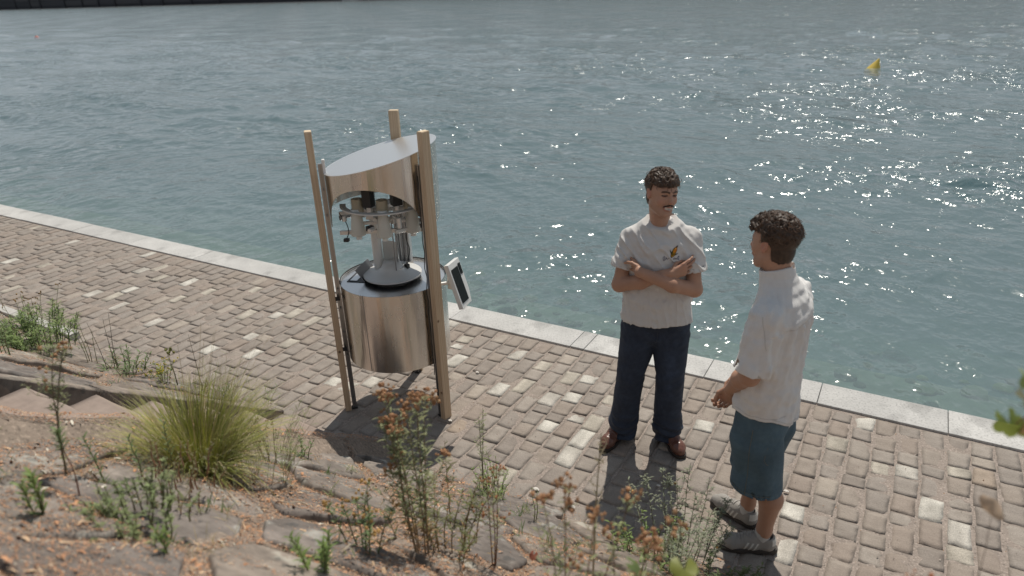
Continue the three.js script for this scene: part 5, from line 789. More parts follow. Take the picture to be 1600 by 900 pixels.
{
  const r = rng(555), n = 260000, sliver = geom([-0.5, 0, -0.09, 0.5, 0, -0.07, 0.5, 0, 0.07, -0.5, 0, 0.09, 0, 0.12, -0.12, 0, 0.12, 0.12], [0, 5, 4, 0, 3, 5, 4, 2, 1, 4, 5, 2]);
  const im = new THREE.InstancedMesh(sliver, std([1, 1, 1], 0.95, { side: THREE.DoubleSide }), n), mt = new THREE.Matrix4(), q = new THREE.Quaternion(), tilt = new THREE.Quaternion().setFromAxisAngle(V(1, 0, 0), -Math.atan(RISE)), c = new THREE.Color();
  let k = 0, guard = 0;
  while (k < n && guard++ < 3000000) {
    const left = r() < 0.16, x = left ? -7.5 + 3.8 * r() : -2.95 + 3.45 * r(), s = left ? 1.6 * r() : -0.14 + 3.2 * Math.pow(r(), 0.9), [h, on] = s < 0.02 ? [0.01, false] : surface(x, s);
    const m = fbm(x * 1.7, s * 2.1, 4.4, 4), m2 = noise3(x * 7, s * 7, 2); const foot = smooth(0.28, 0.0, s);
    const want = on ? smooth(-0.06, 0.16, m + 0.10 * m2) * 0.9 + 0.02 + 0.30 * foot * smooth(-0.2, 0.3, m2) : (s < 0.02 ? 0.35 * smooth(-0.16, 0.02, s) : 0.95); if (r() > want) continue;
    const p = onSlope(x, s, s < 0.02 ? 0 : h + 0.004 * r()); if (s < 0.02) p.y = 0.006 + 0.006 * r();
    q.setFromEuler(new THREE.Euler((r() - 0.5) * 0.9, r() * 6.28, (r() - 0.5) * 0.9)); if (s >= 0.02) q.premultiply(tilt); const L = 0.0035 + 0.0075 * r() * r() + (r() < 0.015 ? 0.018 : 0);
    mt.compose(p, q, V(L, L * 0.8, L * (0.6 + 1.5 * r()))); im.setMatrixAt(k, mt);
    const t = r(), b = 0.65 + 0.7 * r(); t < 0.58 ? c.setRGB(0.44 * b, 0.225 * b, 0.12 * b) : t < 0.82 ? c.setRGB(0.48 * b, 0.33 * b, 0.21 * b) : t < 0.94 ? c.setRGB(0.2 * b, 0.12 * b, 0.08 * b) : c.setRGB(0.5 * b, 0.46 * b, 0.38 * b); im.setColorAt(k, c); k++;
  }
  im.count = k; im.name = 'dry_litter'; im.castShadow = im.receiveShadow = true; scene.add(im); tag(im, 'orange brown dry needles and leaf litter strewn over the slope', null, null, 'stuff');
}
const leafMat = phys([1, 1, 1], 0.62, { vertexColors: true, transmission: 0.3, thickness: 0, side: THREE.DoubleSide, specularIntensity: 0.5 });
const stemMat = std([1, 1, 1], 0.8, { vertexColors: true }), bloomMat = std([1, 1, 1], 0.95, { vertexColors: true });
// raw triangle collector for thin leaves
class Leaves {
  constructor() { this.p = []; this.i = []; this.c = []; }
  leaf(o, d, up, L, W, droop, col, segs = 3, shape = null) {
    const side = d.clone().cross(up).normalize(), b = this.p.length / 3; let p = o.clone(), dir = d.clone();
    for (let k = 0; k <= segs; k++) { const t = k / segs, w = W * (shape ? shape(t) : Math.sin(Math.PI * Math.min(0.98, 0.12 + 0.86 * t)) ), e = 1 - 0.2 * t; this.p.push(p.x - side.x * w, p.y - side.y * w + w * 0.15, p.z - side.z * w, p.x + side.x * w, p.y + side.y * w + w * 0.15, p.z + side.z * w); this.c.push(col[0] * e, col[1] * e, col[2] * e, col[0], col[1], col[2]); if (k < segs) { const a = b + k * 2; this.i.push(a, a + 2, a + 1, a + 1, a + 2, a + 3); p.addScaledVector(dir, L / segs); dir.y -= droop / segs; dir.normalize(); } }
  }
  build(name, mat, parent) { return mesh(name, geom(this.p, this.i, null, this.c), mat, parent); }
}
const jit = (r, c, v = 0.3) => { const k = 1 + v * (r() - 0.5) * 2; return [c[0] * k * (1 + 0.12 * (r() - 0.5)), c[1] * k, c[2] * k]; };
function fuzz(list, r, o, R, col) {                                  // one fluffy flower head
  const g = new THREE.IcosahedronGeometry(R, 1), p = g.attributes.position; for (let i = 0; i < p.count; i++) { const k = 0.75 + 0.5 * noise3(p.getX(i) * 400 + o.x * 90, p.getY(i) * 400, p.getZ(i) * 400 + o.z * 90); p.setXYZ(i, p.getX(i) * k, p.getY(i) * k * 1.15, p.getZ(i) * k); } g.computeVertexNormals(); g.translate(o.x, o.y, o.z); list.push(tint(g, jit(r, col, 0.35)));
}
// an upright weed: base on the ground, several leafy stems, optional flower heads
function weed(name, label, category, base, o) {
  const r = rng(o.seed), t = thing(name, label, category, base, o.group), L = new Leaves(), stems = [], blooms = [];
  for (let s = 0; s < o.stems; s++) {
    const a = r() * 6.283, q = Math.sqrt(r()), rad = q * (o.root || 0.03), h = o.height * (0.72 + 0.32 * r()) * (1 - 0.35 * (o.dome || 0) * q), out = (o.lean || 0.15) * h * (0.3 + q), b0 = V(Math.cos(a) * rad, -0.01, Math.sin(a) * rad), a2 = a + (r() - 0.5) * 0.8, bend = o.bow || [0, 0];
    const pts = [b0, V(b0.x + Math.cos(a2) * out * 0.25 + bend[0] * 0.2 + (r() - 0.5) * 0.02, h * 0.36, b0.z + Math.sin(a2) * out * 0.25 + bend[1] * 0.2 + (r() - 0.5) * 0.02), V(b0.x + Math.cos(a2) * out * 0.6 + bend[0] * 0.55, h * 0.7, b0.z + Math.sin(a2) * out * 0.6 + bend[1] * 0.55), V(b0.x + Math.cos(a2) * out + bend[0], h, b0.z + Math.sin(a2) * out + bend[1])], cv = new THREE.CatmullRomCurve3(pts);
    stems.push(tint(taper(pts, o.stemR || 0.0028, (o.stemR || 0.0028) * 0.35, 8, 5), jit(r, o.stemCol || [0.14, 0.13, 0.06], 0.2)));
    const nL = Math.round(o.leaves * h / o.height);
    for (let k = 0; k < nL; k++) { const u = mixf(o.from || 0.08, 1, k / nL), p = cv.getPoint(u), ph = k * 2.4 + s, ll = o.leafL * (0.6 + 0.6 * r()) * (1 - 0.45 * Math.abs(u - 0.45)), d = V(Math.cos(ph), (o.rise ?? 0.7) + 0.5 * (r() - 0.5), Math.sin(ph)).normalize(); L.leaf(p, d, V(0, 1, 0), ll, o.leafW * (0.7 + 0.5 * r()), o.droop ?? 0.8, jit(r, u < 0.25 && o.dry ? o.dry : o.col, 0.35)); }
    if (o.branch) for (let k = 0; k < o.branch; k++) { const u = 0.35 + 0.6 * r(), p = cv.getPoint(u), ph = r() * 6.28, l = h * (0.10 + 0.2 * r()) * (1.25 - u), e = V(p.x + Math.cos(ph) * l * 0.6, p.y + l * 0.9, p.z + Math.sin(ph) * l * 0.6), m = p.clone().lerp(e, 0.5); m.x += 0.2 * l * Math.cos(ph); m.z += 0.2 * l * Math.sin(ph); stems.push(tint(taper([p, m, e], (o.stemR || 0.0028) * 0.5, 0.0005, 4, 4), jit(r, o.stemCol || [0.14, 0.13, 0.06], 0.2)));
      const lc = new THREE.CatmullRomCurve3([p, m, e]); for (let j = 0; j < (o.subLeaves ?? 7); j++) { const w = lc.getPoint((j + 1) / 8), pj = j * 2.4; L.leaf(w, V(Math.cos(pj), 0.6, Math.sin(pj)).normalize(), V(0, 1, 0), o.leafL * (0.45 + 0.4 * r()), o.leafW * 0.75, o.droop ?? 0.8, jit(r, o.col, 0.35)); }
      if (o.bloom && (r() < (o.bloomShare ?? 0.7))) for (let j = 0; j < o.bloomN; j++) fuzz(blooms, r, V(e.x + (r() - 0.5) * o.bloomSpread, e.y + (r() - 0.35) * o.bloomSpread * 0.7, e.z + (r() - 0.5) * o.bloomSpread), o.bloomR * (0.6 + 0.7 * r()), o.bloom); }
    if (o.bloom && s < (o.bloomStems ?? 99)) { const e = cv.getPoint(1); for (let j = 0; j < o.bloomN * 1.6; j++) fuzz(blooms, r, V(e.x + (r() - 0.5) * o.bloomSpread * 1.3, e.y + (r() - 0.4) * o.bloomSpread * 0.8, e.z + (r() - 0.5) * o.bloomSpread * 1.3), o.bloomR * (0.6 + 0.7 * r()), o.bloom); }
  }
  mesh('stem', merge(stems), stemMat, t); if (L.p.length) L.build('foliage', leafMat, t); if (blooms.length) mesh('flower_head', merge(blooms), bloomMat, t);
  return t;
}
const at = (x, s, up = -0.005) => { const [h] = surface(x, s), p = onSlope(x, s, Math.max(h, -0.05) + up); return [p.x, p.y, p.z]; };
const GREEN = [0.15, 0.21, 0.08], DULL = [0.25, 0.27, 0.13], FRESH = [0.19, 0.265, 0.075], GREY = [0.235, 0.255, 0.17], DRY = [0.30, 0.2, 0.09], ORANGE = [0.36, 0.195, 0.10], STRAW = [0.46, 0.38, 0.22];
// grass tuft
{
  const b = at(-2.24, 1.76, -0.02), t = thing('grass_tuft', 'big yellow green tuft of long arching grass beside the worn stair', 'grass tuft', b), r = rng(17), L = new Leaves(), D = new Leaves();
  for (let i = 0; i < 2300; i++) {
    const a = r() * 6.283, q = Math.sqrt(r()), o = V(Math.cos(a) * 0.12 * q, 0, Math.sin(a) * 0.12 * q), dry = r() < 0.26, len = (0.18 + 0.23 * r()) * (dry ? 1.08 : 1), a2 = a + (r() - 0.5) * 1.1, up = 0.5 + 2.6 * r() * (1.2 - q), d = V(0.42 * Math.cos(a2) + 0.09, up, 0.42 * Math.sin(a2) - 0.02).normalize(), col = dry ? jit(r, STRAW, 0.3) : jit(r, lerpc([0.20, 0.25, 0.045], [0.52, 0.51, 0.13], r()), 0.3);
    (dry ? D : L).leaf(o, d, V(0.01, 1, 0.02), len, 0.0013 + 0.0013 * r(), 0.6 + 1.25 * r(), col, 7, k => 1.05 - k * 0.95);
  }
  for (let i = 0; i < 26; i++) { const a = r() * 6.283; D.leaf(V(0.04 * Math.cos(a), 0, 0.04 * Math.sin(a)), V(0.45 * Math.cos(a) + 0.15, 1.3, 0.45 * Math.sin(a) - 0.1).normalize(), V(0.01, 1, 0.02), 0.5 + 0.2 * r(), 0.0012, 0.5, jit(r, STRAW, 0.2), 6, k => 1.1 - 0.5 * k); }
  L.build('blade', leafMat, t).userData.kind = 'stuff'; D.build('dry_blade', leafMat, t).userData.kind = 'stuff';
}
// the plants the photograph shows, from the far left to the right
weed('leafy_weed', 'dense bright green weed clump at the far left foot of the slope', 'weed', at(-5.2, 0.80), { seed: 1, stems: 80, height: 0.32, root: 0.26, lean: 0.25, leaves: 26, leafL: 0.06, leafW: 0.0042, col: FRESH, stemCol: [0.1, 0.13, 0.05], branch: 2, dome: 0.6 });
weed('leafy_weed', 'tall thin stems with seed heads rising behind the far left weed clump', 'weed', at(-5.55, 0.62), { seed: 2, stems: 9, height: 0.46, root: 0.16, lean: 0.2, leaves: 16, leafL: 0.035, leafW: 0.003, col: DULL, branch: 3, bloom: [0.3, 0.2, 0.1], bloomN: 2, bloomSpread: 0.03, bloomR: 0.006 });
weed('leafy_weed', 'upright green stem at the left picture edge beside the grey rock slab', 'weed', at(-4.58, 1.32), { seed: 3, stems: 5, height: 0.26, root: 0.05, lean: 0.12, leaves: 22, leafL: 0.04, leafW: 0.003, col: GREEN });
weed('leafy_weed', 'low bushy green weed with tall bare seed stalks left of the kiosk', 'weed', at(-4.62, 0.50), { seed: 4, stems: 20, height: 0.17, root: 0.14, lean: 0.4, leaves: 16, leafL: 0.045, leafW: 0.005, col: GREEN, dome: 0.5 });
weed('seed_stalk', 'two tall thin dark seed stalks above the low bushy weed', 'weed', at(-4.66, 0.56), { seed: 5, stems: 3, height: 0.52, root: 0.05, lean: 0.1, leaves: 14, leafL: 0.022, leafW: 0.0018, col: [0.09, 0.09, 0.06], stemCol: [0.10, 0.085, 0.06], rise: 1.4 });
weed('seed_stalk', 'dark upright stalk left of the low bushy weed on the grey slab', 'weed', at(-4.86, 0.60), { seed: 6, stems: 4, height: 0.34, root: 0.04, lean: 0.12, leaves: 16, leafL: 0.022, leafW: 0.002, col: DULL, rise: 1.3 });
weed('flowering_weed', 'small weed with yellow flowers at the slope foot above the grass tuft', 'weed', at(-4.42, 0.34), { seed: 7, stems: 10, height: 0.15, root: 0.06, lean: 0.4, leaves: 9, leafL: 0.03, leafW: 0.004, col: FRESH, bloom: [0.5, 0.42, 0.05], bloomN: 3, bloomSpread: 0.035, bloomR: 0.006, branch: 2 });
weed('bud_weed', 'single stem with a round green bud head at the slope foot', 'weed', at(-4.36, 0.24), { seed: 8, stems: 2, height: 0.36, root: 0.015, lean: 0.06, leaves: 10, leafL: 0.02, leafW: 0.003, col: DULL, bloom: [0.19, 0.19, 0.06], bloomN: 7, bloomSpread: 0.05, bloomR: 0.010, bloomStems: 1 });
weed('flowering_weed', 'low yellow green cushion weed beside the single bud stem', 'weed', at(-4.18, 0.20), { seed: 9, stems: 24, height: 0.08, root: 0.10, lean: 0.5, leaves: 8, leafL: 0.022, leafW: 0.004, col: [0.2, 0.19, 0.05], stemCol: [0.2, 0.16, 0.07], dome: 0.6 });
weed('seed_stalk', 'long bare curved stalk standing right of the bud stem', 'weed', at(-4.10, 0.22), { seed: 10, stems: 1, height: 0.5, root: 0.01, lean: 0.04, leaves: 8, leafL: 0.015, leafW: 0.0014, col: DRY, stemCol: [0.13, 0.09, 0.06] });
weed('grass_weed', 'loose wispy grass behind the big tuft at the stair curb', 'weed', at(-3.9, 0.22), { seed: 11, stems: 34, height: 0.30, root: 0.12, lean: 0.45, leaves: 5, leafL: 0.07, leafW: 0.0016, col: DULL, stemCol: STRAW, stemR: 0.0011 });
weed('grass_weed', 'dry wispy grass and stalks by the kiosk left post at the curb', 'weed', at(-3.66, 0.16), { seed: 12, stems: 30, height: 0.2, root: 0.16, lean: 0.5, leaves: 7, leafL: 0.05, leafW: 0.002, col: GREEN, stemCol: STRAW, stemR: 0.0012 });
weed('leafy_weed', 'small upright green weed by the stair curb near the kiosk', 'weed', at(-3.72, 0.34), { seed: 13, stems: 4, height: 0.17, root: 0.02, lean: 0.12, leaves: 22, leafL: 0.03, leafW: 0.004, col: GREEN });
weed('flowering_weed', 'thin leaning weed with an orange flower head in front of the stair', 'weed', at(-2.12, 2.38), { seed: 14, stems: 3, height: 0.46, root: 0.02, lean: 0.1, leaves: 26, leafL: 0.035, leafW: 0.0034, col: DULL, stemCol: [0.2, 0.16, 0.1], branch: 6, bloom: ORANGE, bloomN: 3, bloomSpread: 0.03, bloomR: 0.007, bloomShare: 0.25, bloomStems: 1, bow: [0.04, -0.12] });
weed('leafy_weed', 'narrow leaved green shoot at the lower left picture edge', 'weed', at(-1.80, 2.64), { seed: 15, stems: 3, height: 0.14, root: 0.015, lean: 0.12, leaves: 30, leafL: 0.035, leafW: 0.004, col: FRESH, rise: 1.2 });
weed('leafy_weed', 'lone reddish stem topped with a green tuft left of the grass', 'weed', at(-1.93, 2.46), { seed: 16, stems: 1, height: 0.24, root: 0.005, lean: 0.05, leaves: 34, from: 0.68, leafL: 0.035, leafW: 0.0035, col: GREEN, stemCol: [0.18, 0.09, 0.06], rise: 1.2 });
for (const [x, s, h, l, sd] of [[-2.07, 2.27, 0.26, 'left of three upright leafy shoots below the grass tuft', 18], [-2.1, 2.14, 0.23, 'middle of three upright leafy shoots below the grass tuft', 19], [-2.16, 1.97, 0.26, 'right of three upright leafy shoots touching the grass tuft', 20]]) weed('leafy_weed', l, 'weed', at(x, s), { seed: sd, stems: 1, height: h * 0.9, root: 0.01, lean: 0.08, leaves: 34, leafL: 0.03, leafW: 0.0034, col: GREEN, rise: 1.0, group: 'upright leafy shoots' });
weed('bushy_weed', 'feathery green bush weed low down left of centre on the slope', 'weed', at(-1.66, 2.46), { seed: 21, stems: 52, height: 0.13, root: 0.14, lean: 0.4, leaves: 22, leafL: 0.022, leafW: 0.0026, col: [0.24, 0.29, 0.12], dome: 0.6, branch: 2 });
weed('bushy_weed', 'thin reddish and green weed patch behind the feathery bush weed', 'weed', at(-1.9, 2.22), { seed: 22, stems: 36, height: 0.09, root: 0.2, lean: 0.3, leaves: 12, leafL: 0.02, leafW: 0.0024, col: [0.17, 0.16, 0.07], stemCol: [0.28, 0.14, 0.08] });
weed('grass_weed', 'wispy green grass spilling right of the big tuft', 'weed', at(-2.1, 1.62), { seed: 23, stems: 60, height: 0.24, root: 0.17, lean: 0.5, leaves: 6, leafL: 0.06, leafW: 0.002, col: DULL, stemCol: [0.3, 0.26, 0.13], stemR: 0.0011 });
weed('flowering_weed', 'weed with dull reddish flower tips between tuft and stair bottom', 'weed', at(-2.42, 1.2), { seed: 24, stems: 7, height: 0.3, root: 0.05, lean: 0.22, leaves: 18, leafL: 0.022, leafW: 0.0022, col: DULL, stemCol: [0.17, 0.12, 0.08], branch: 3, bloom: [0.2, 0.1, 0.08], bloomN: 2, bloomSpread: 0.02, bloomR: 0.005 });
weed('leafy_weed', 'small green sprig at the bottom of the worn stair', 'weed', at(-2.42, 0.98), { seed: 25, stems: 5, height: 0.1, root: 0.03, lean: 0.4, leaves: 14, leafL: 0.03, leafW: 0.004, col: GREEN });
weed('goldenrod', 'tall bushy plant with rusty orange flower heads in front of the kiosk', 'flowering plant', at(-1.20, 1.66), { seed: 26, stems: 7, height: 0.67, root: 0.04, lean: 0.11, leaves: 54, leafL: 0.05, leafW: 0.0036, from: 0.14, col: DULL, dry: DRY, stemCol: [0.24, 0.17, 0.10], stemR: 0.003, branch: 6, bloom: ORANGE, bloomN: 11, bloomSpread: 0.045, bloomR: 0.0075, bloomShare: 0.1, bow: [-0.03, -0.06] });
weed('bushy_weed', 'green and yellow foliage around the base of the rusty flowered plant', 'weed', at(-1.24, 1.52), { seed: 27, stems: 18, height: 0.3, root: 0.17, lean: 0.3, leaves: 20, leafL: 0.04, leafW: 0.003, col: [0.14, 0.15, 0.05], dry: DRY, stemCol: [0.25, 0.17, 0.08], branch: 2 });
weed('flowering_weed', 'small rusty flowered sprig left of the tall orange flowered plant base', 'weed', at(-1.30, 1.9), { seed: 28, stems: 8, height: 0.19, root: 0.05, lean: 0.3, leaves: 18, leafL: 0.03, leafW: 0.003, col: GREEN, bloom: [0.40, 0.24, 0.08], bloomN: 3, bloomSpread: 0.03, bloomR: 0.006, branch: 2, bloomShare: 0.4 });
weed('flowering_weed', 'thin stem with a rusty plume right of the tall orange flowered plant', 'weed', at(-1.06, 1.42), { seed: 29, stems: 3, height: 0.5, root: 0.02, lean: 0.1, leaves: 22, leafL: 0.028, leafW: 0.0024, col: DULL, dry: DRY, stemCol: [0.22, 0.13, 0.08], branch: 5, bloom: [0.36, 0.17, 0.08], bloomN: 3, bloomSpread: 0.024, bloomR: 0.005, bloomShare: 0.7 });
weed('leafy_weed', 'slender leafy stalk at the slope foot between kiosk and men', 'weed', at(-1.76, 0.20), { seed: 30, stems: 2, height: 0.66, root: 0.01, lean: 0.03, leaves: 44, leafL: 0.032, leafW: 0.003, col: DULL, stemCol: [0.13, 0.11, 0.06], branch: 5 });
weed('bushy_weed', 'low green weed around the foot of the slender leafy stalk', 'weed', at(-1.72, 0.16), { seed: 31, stems: 22, height: 0.17, root: 0.13, lean: 0.4, leaves: 13, leafL: 0.03, leafW: 0.0032, col: FRESH });
weed('seed_stalk', 'tall bare stalk with forked buds in front of the man with crossed arms', 'weed', at(-0.64, 1.50), { seed: 32, stems: 1, height: 0.80, root: 0.004, lean: 0.05, leaves: 18, from: 0.3, leafL: 0.02, leafW: 0.002, col: [0.22, 0.19, 0.10], stemCol: [0.40, 0.34, 0.22], stemR: 0.0042, branch: 12, subLeaves: 5, bow: [0.02, -0.10] });
weed('goldenrod', 'blurred orange flowered plant in the foreground, left of its pair', 'flowering plant', at(-0.52, 1.98), { seed: 33, stems: 4, height: 0.47, root: 0.05, lean: 0.16, leaves: 26, leafL: 0.034, leafW: 0.003, col: DULL, dry: DRY, stemCol: [0.2, 0.12, 0.07], stemR: 0.0026, branch: 3, bloom: ORANGE, bloomN: 10, bloomSpread: 0.036, bloomR: 0.0066, bloomShare: 0.3, bow: [0, -0.04] });
weed('goldenrod', 'blurred orange flowered plant in the foreground, right of its pair', 'flowering plant', at(-0.40, 1.98), { seed: 34, stems: 4, height: 0.46, root: 0.03, lean: 0.14, leaves: 24, leafL: 0.034, leafW: 0.003, col: DULL, dry: DRY, stemCol: [0.2, 0.12, 0.07], stemR: 0.0026, branch: 2, bloom: ORANGE, bloomN: 9, bloomSpread: 0.04, bloomR: 0.0062, bloomShare: 0.3, bow: [0, -0.04] });
weed('feathery_shrub', 'airy grey green shrub at the feet of the man in the linen shirt', 'shrub', at(-0.62, 0.24), { seed: 35, stems: 22, height: 0.42, root: 0.17, lean: 0.26, leaves: 30, leafL: 0.032, leafW: 0.0036, col: GREY, stemCol: [0.17, 0.16, 0.10], branch: 6, bloom: [0.40, 0.24, 0.08], bloomN: 1, bloomSpread: 0.012, bloomR: 0.007, bloomShare: 0.08, bloomStems: 0 });
weed('feathery_shrub', 'low green shrub covering the near shoe of the linen shirt man', 'shrub', at(-0.42, 0.36), { seed: 36, stems: 12, height: 0.2, root: 0.13, lean: 0.3, leaves: 20, leafL: 0.032, leafW: 0.004, col: [0.12, 0.155, 0.06], stemCol: [0.2, 0.17, 0.1], branch: 3 });
weed('bushy_weed', 'mixed green weed at the left foot of the airy shrub', 'weed', at(-0.78, 0.26), { seed: 37, stems: 26, height: 0.2, root: 0.14, lean: 0.4, leaves: 14, leafL: 0.04, leafW: 0.005, col: FRESH });
weed('leafy_weed', 'small leafy stem on the slope below the pale round pebble', 'weed', at(-1.30, 0.5), { seed: 38, stems: 2, height: 0.24, root: 0.02, lean: 0.1, leaves: 24, leafL: 0.022, leafW: 0.003, col: DULL });
weed('leafy_weed', 'green sprig on the slope at the bottom left of centre', 'weed', at(-1.25, 2.16), { seed: 39, stems: 6, height: 0.13, root: 0.03, lean: 0.25, leaves: 24, leafL: 0.035, leafW: 0.0036, col: FRESH, rise: 1.1 });
weed('leafy_weed', 'tiny green shoot at the bottom edge left of centre', 'weed', at(-1.45, 2.52), { seed: 40, stems: 2, height: 0.09, root: 0.01, lean: 0.15, leaves: 20, leafL: 0.03, leafW: 0.0036, col: FRESH, rise: 1.2 });
weed('flowering_weed', 'blurred thin weed with small rusty flowers at the bottom right', 'flowering plant', at(0.13, 1.96), { seed: 41, stems: 3, height: 0.66, root: 0.015, lean: 0.05, leaves: 26, leafL: 0.03, leafW: 0.003, col: GREEN, stemCol: [0.14, 0.14, 0.06], branch: 5, bloom: [0.38, 0.16, 0.08], bloomN: 4, bloomSpread: 0.025, bloomR: 0.005, bloomShare: 0.6 });
// many small sprigs too many to name
{
  const r = rng(808), L = new Leaves();
  for (let i = 0; i < 420; i++) { const left = r() < 0.3, x = left ? -6.8 + 3.1 * r() : -2.6 + 2.6 * r(), s = left ? 1.2 * r() : 2.9 * r(); if (fbm(x * 1.3, s * 1.5, 8.8, 3) < 0.02) continue; const [h] = surface(x, s), p = onSlope(x, s, h), n = 4 + Math.floor(10 * r()), k = r(), col = k < 0.4 ? GREEN : k < 0.65 ? DULL : STRAW; for (let j = 0; j < n; j++) { const a = r() * 6.28; L.leaf(p.clone().add(V((r() - 0.5) * 0.04, 0, (r() - 0.5) * 0.04)), V(Math.cos(a) * 0.7, 0.9, Math.sin(a) * 0.7).normalize(), V(0.01, 1, 0), 0.02 + 0.05 * r(), k < 0.65 ? 0.0022 : 0.001, 0.7, jit(r, col, 0.3)); } }
  const m = L.build('small_weeds', leafMat); tag(m, 'scattered tiny weeds and dry grass sprigs between the slabs', null, null, 'stuff');
}
// broad leaved plant and vine close to the camera
function lobed(R, r, lobes = 5) { const P = [0, 0, 0], I = [], n = 46; for (let i = 0; i <= n; i++) { const a = -2.75 + 5.5 * i / n, w = R * (0.62 + 0.3 * Math.pow(Math.abs(Math.cos(a * lobes / 2.2)), 0.7) + 0.045 * Math.sin(a * 21) + 0.05 * (r() - 0.5)); P.push(Math.sin(a) * w, 0.12 * R * Math.sin(a * 2.3) - 0.25 * w * w / R, Math.cos(a) * w); } for (let i = 1; i <= n; i++) I.push(0, i, i + 1); return geom(P, I); }
{
  const r = rng(61), t = thing('broadleaf_plant', 'blurred plant with broad yellow green leaves at the bottom edge', 'plant', at(-0.30, 2.02));
  const lm = phys([0.24, 0.26, 0.04], 0.5, { transmission: 0.35, thickness: 0, side: THREE.DoubleSide }), lg = phys([0.12, 0.17, 0.04], 0.5, { transmission: 0.35, thickness: 0, side: THREE.DoubleSide }), stems = [];
  for (const [x, y, z, R, m, rx, ry] of [[0.04, 0.44, 0.0, 0.036, lm, 0.5, 0.4], [-0.07, 0.405, 0.0, 0.024, lg, 0.7, 1.9], [0.0, 0.40, 0.03, 0.026, lg, 0.9, -0.8], [0.09, 0.39, 0.03, 0.03, lg, 0.3, 2.6], [0.0, 0.33, 0.05, 0.034, lm, 0.4, 3.6]]) { const g = lobed(R, r, 3); g.rotateX(rx); g.rotateY(ry); g.translate(x, y, z); mesh('leaf', g, m, t); stems.push(tint(taper([V(0, 0, 0), V(x * 0.4, y * 0.6, z * 0.4), V(x, y, z)], 0.0026, 0.001, 6, 5), [0.14, 0.14, 0.05])); }
  mesh('stem', merge(stems), stemMat, t);
}
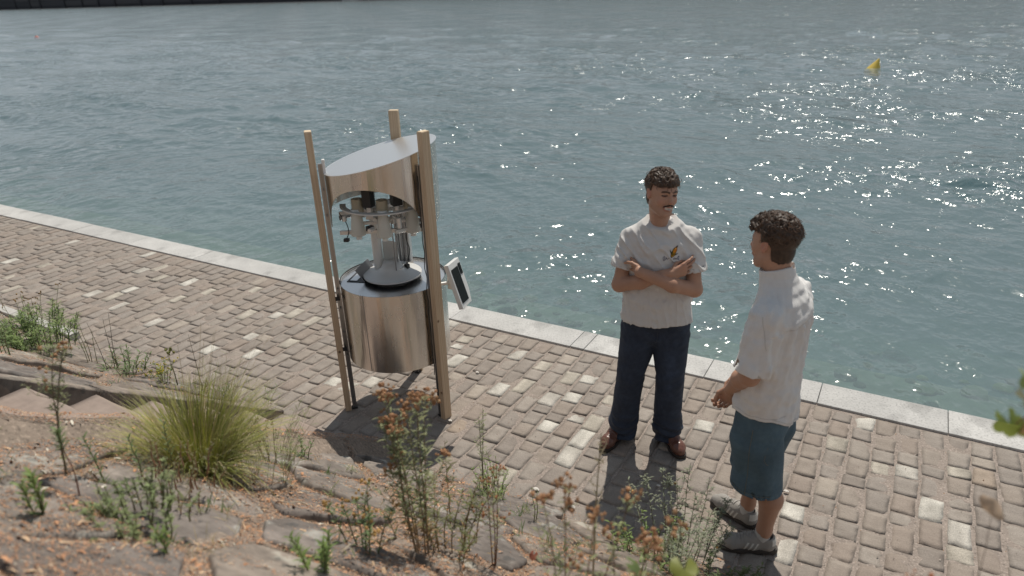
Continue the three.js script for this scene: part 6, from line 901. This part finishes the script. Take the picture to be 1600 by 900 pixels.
{
  const r = rng(62), p0 = onSlope(1.15, 1.9), t = thing('vine', 'out of focus vine leaves hanging into the right picture edge', 'vine', [p0.x, p0.y, p0.z]), L = p => V(p[0] - p0.x, p[1] - p0.y, p[2] - p0.z);
  const green = phys([0.30, 0.36, 0.07], 0.5, { transmission: 0.45, thickness: 0, side: THREE.DoubleSide }), pale = phys([0.40, 0.42, 0.28], 0.6, { transmission: 0.35, thickness: 0, side: THREE.DoubleSide }), red = phys([0.20, 0.11, 0.03], 0.5, { transmission: 0.35, thickness: 0, side: THREE.DoubleSide });
  const main = [V(0, -0.02, 0), V(-0.1, 0.5, -0.05), V(-0.35, 0.95, -0.12), L([0.40, 2.17, 3.54]), L([0.30, 2.06, 3.55])], tw = [L([0.40, 2.17, 3.54]), L([0.33, 2.22, 3.53]), L([0.25, 2.2, 3.52])], st = [tint(taper(main, 0.006, 0.002, 20, 6), [0.16, 0.09, 0.05]), tint(taper(tw, 0.002, 0.001, 6, 5), [0.16, 0.09, 0.05]), tint(taper([L([0.30, 2.06, 3.55]), L([0.26, 2.03, 3.55]), L([0.25, 2.01, 3.55])], 0.002, 0.001, 6, 5), [0.2, 0.09, 0.05])];
  for (const [p, R, m, rx, ry, rz] of [[[0.240, 2.012, 3.552], 0.030, green, 1.1, 0.5, 0.3], [[0.262, 2.018, 3.560], 0.026, red, 1.0, -1.4, 0.2], [[0.272, 2.006, 3.556], 0.024, green, 1.3, -0.3, 0.4], [[0.250, 2.108, 3.560], 0.028, green, 0.9, 0.9, -0.2], [[0.252, 2.074, 3.566], 0.024, pale, 1.2, 2.2, 0.1], [[0.262, 2.135, 3.55], 0.024, green, 0.8, 0.2, 0.1], [[0.240, 2.187, 3.525], 0.017, green, 1.0, 1.2, 0], [[0.285, 2.2, 3.53], 0.03, green, 0.7, 0.4, 0]]) { const g = lobed(R, r); g.rotateX(rx); g.rotateZ(rz); g.rotateY(ry); const q = L(p); g.translate(q.x, q.y, q.z); mesh('leaf', g, m, t); }
  mesh('stem', merge(st), stemMat, t);
  // curled dry leaf caught on a thin hanging tendril
  const d0 = onSlope(0.262, 1.71), d = thing('dry_stalk', 'out of focus bent stalk holding a curled brown dead leaf', 'dead leaf', [d0.x, d0.y, d0.z]), Q = p => V(p[0] - d0.x, p[1] - d0.y, p[2] - d0.z);
  mesh('stem', tint(taper([V(0, -0.01, 0), Q([0.275, 1.4, 3.51]), Q([0.268, 1.72, 3.512]), Q([0.262, 1.775, 3.514])], 0.0012, 0.0007, 10, 5), [0.24, 0.19, 0.15]), stemMat, d);
  const P = [], I = []; for (let i = 0; i <= 10; i++) for (let j = 0; j <= 6; j++) { const u = i / 10, v = (j / 6 - 0.5), w = 0.019 * Math.sin(Math.PI * (0.1 + 0.85 * u)), a = v * 2.6; { const cu = -0.03 + 0.06 * u, cv = w * Math.sin(a) * 0.85, cn = 0.5 * w * (1 - Math.cos(a)); P.push(0.75 * cu + 0.55 * cv + 0.0 * cn, 0.016 - 0.66 * cu + 0.55 * cv - 0.45 * cn, -0.62 * cv - 0.8 * cn + 0.004 * Math.sin(u * 9)); }; } for (let i = 0; i < 10; i++) for (let j = 0; j < 6; j++) { const a = i * 7 + j; I.push(a, a + 1, a + 7, a + 1, a + 8, a + 7); }
  const g = geom(P, I); const q = Q([0.259, 1.784, 3.515]); g.translate(q.x, q.y, q.z); mesh('dead_leaf', g, phys([0.50, 0.37, 0.26], 0.8, { transmission: 0.35, thickness: 0, side: THREE.DoubleSide }), d);
}
// twigs and dead leaves on the slope
{
  const r = rng(99), lab = ['pale dry twig lying below the green bush weed', 'dry twig right of the big grass tuft', 'curved pale twig at the bottom left of the slope', 'small dry twig left of the orange flowered plant'];
  [[-1.82, 1.98, 0.12, 0.4], [-1.75, 1.75, 0.1, 2.2], [-1.3, 2.0, 0.09, 1.2], [-1.5, 1.3, 0.11, -0.4]].forEach(([x, s, l, a], i) => { const p = at(x, s, 0.012), pts = [0, 0.33, 0.66, 1].map(u => { const q = onSlope(x + (u - 0.5) * l * Math.cos(a), s + (u - 0.5) * l * Math.sin(a), surface(x + (u - 0.5) * l * Math.cos(a), s + (u - 0.5) * l * Math.sin(a))[0] + 0.008 + 0.006 * r()); return q; }); tag(mesh('dry_twig', tint(taper(pts, 0.003, 0.0012, 8, 5), [0.42, 0.35, 0.26]), stemMat), lab[i], 'twig'); });
  const lab2 = ['curled red brown dead leaf right of the orange flowered plant', 'pale dead leaf on the slope left of the orange flowered plant', 'brown dead leaf near the airy shrub'];
  [[-1.02, 1.15, [0.22, 0.07, 0.04]], [-1.6, 1.5, [0.55, 0.48, 0.4]], [-0.95, 0.6, [0.3, 0.17, 0.09]]].forEach(([x, s, c], i) => { const g = lobed(0.022, r, 2); g.rotateX(0.6 + i); g.rotateY(i * 2); const p = at(x, s, 0.016); g.translate(...p); tag(mesh('dead_leaf', g, std(c, 0.85, { side: THREE.DoubleSide })), lab2[i], 'dead leaf'); });
}

const renderer = new THREE.WebGLRenderer({ antialias: true });
renderer.setSize(1024, 576); renderer.shadowMap.enabled = true; renderer.shadowMap.type = THREE.PCFSoftShadowMap;
renderer.toneMapping = THREE.LinearToneMapping; renderer.toneMappingExposure = EXPOSURE; renderer.outputColorSpace = THREE.SRGBColorSpace;
renderer.render(scene, camera);
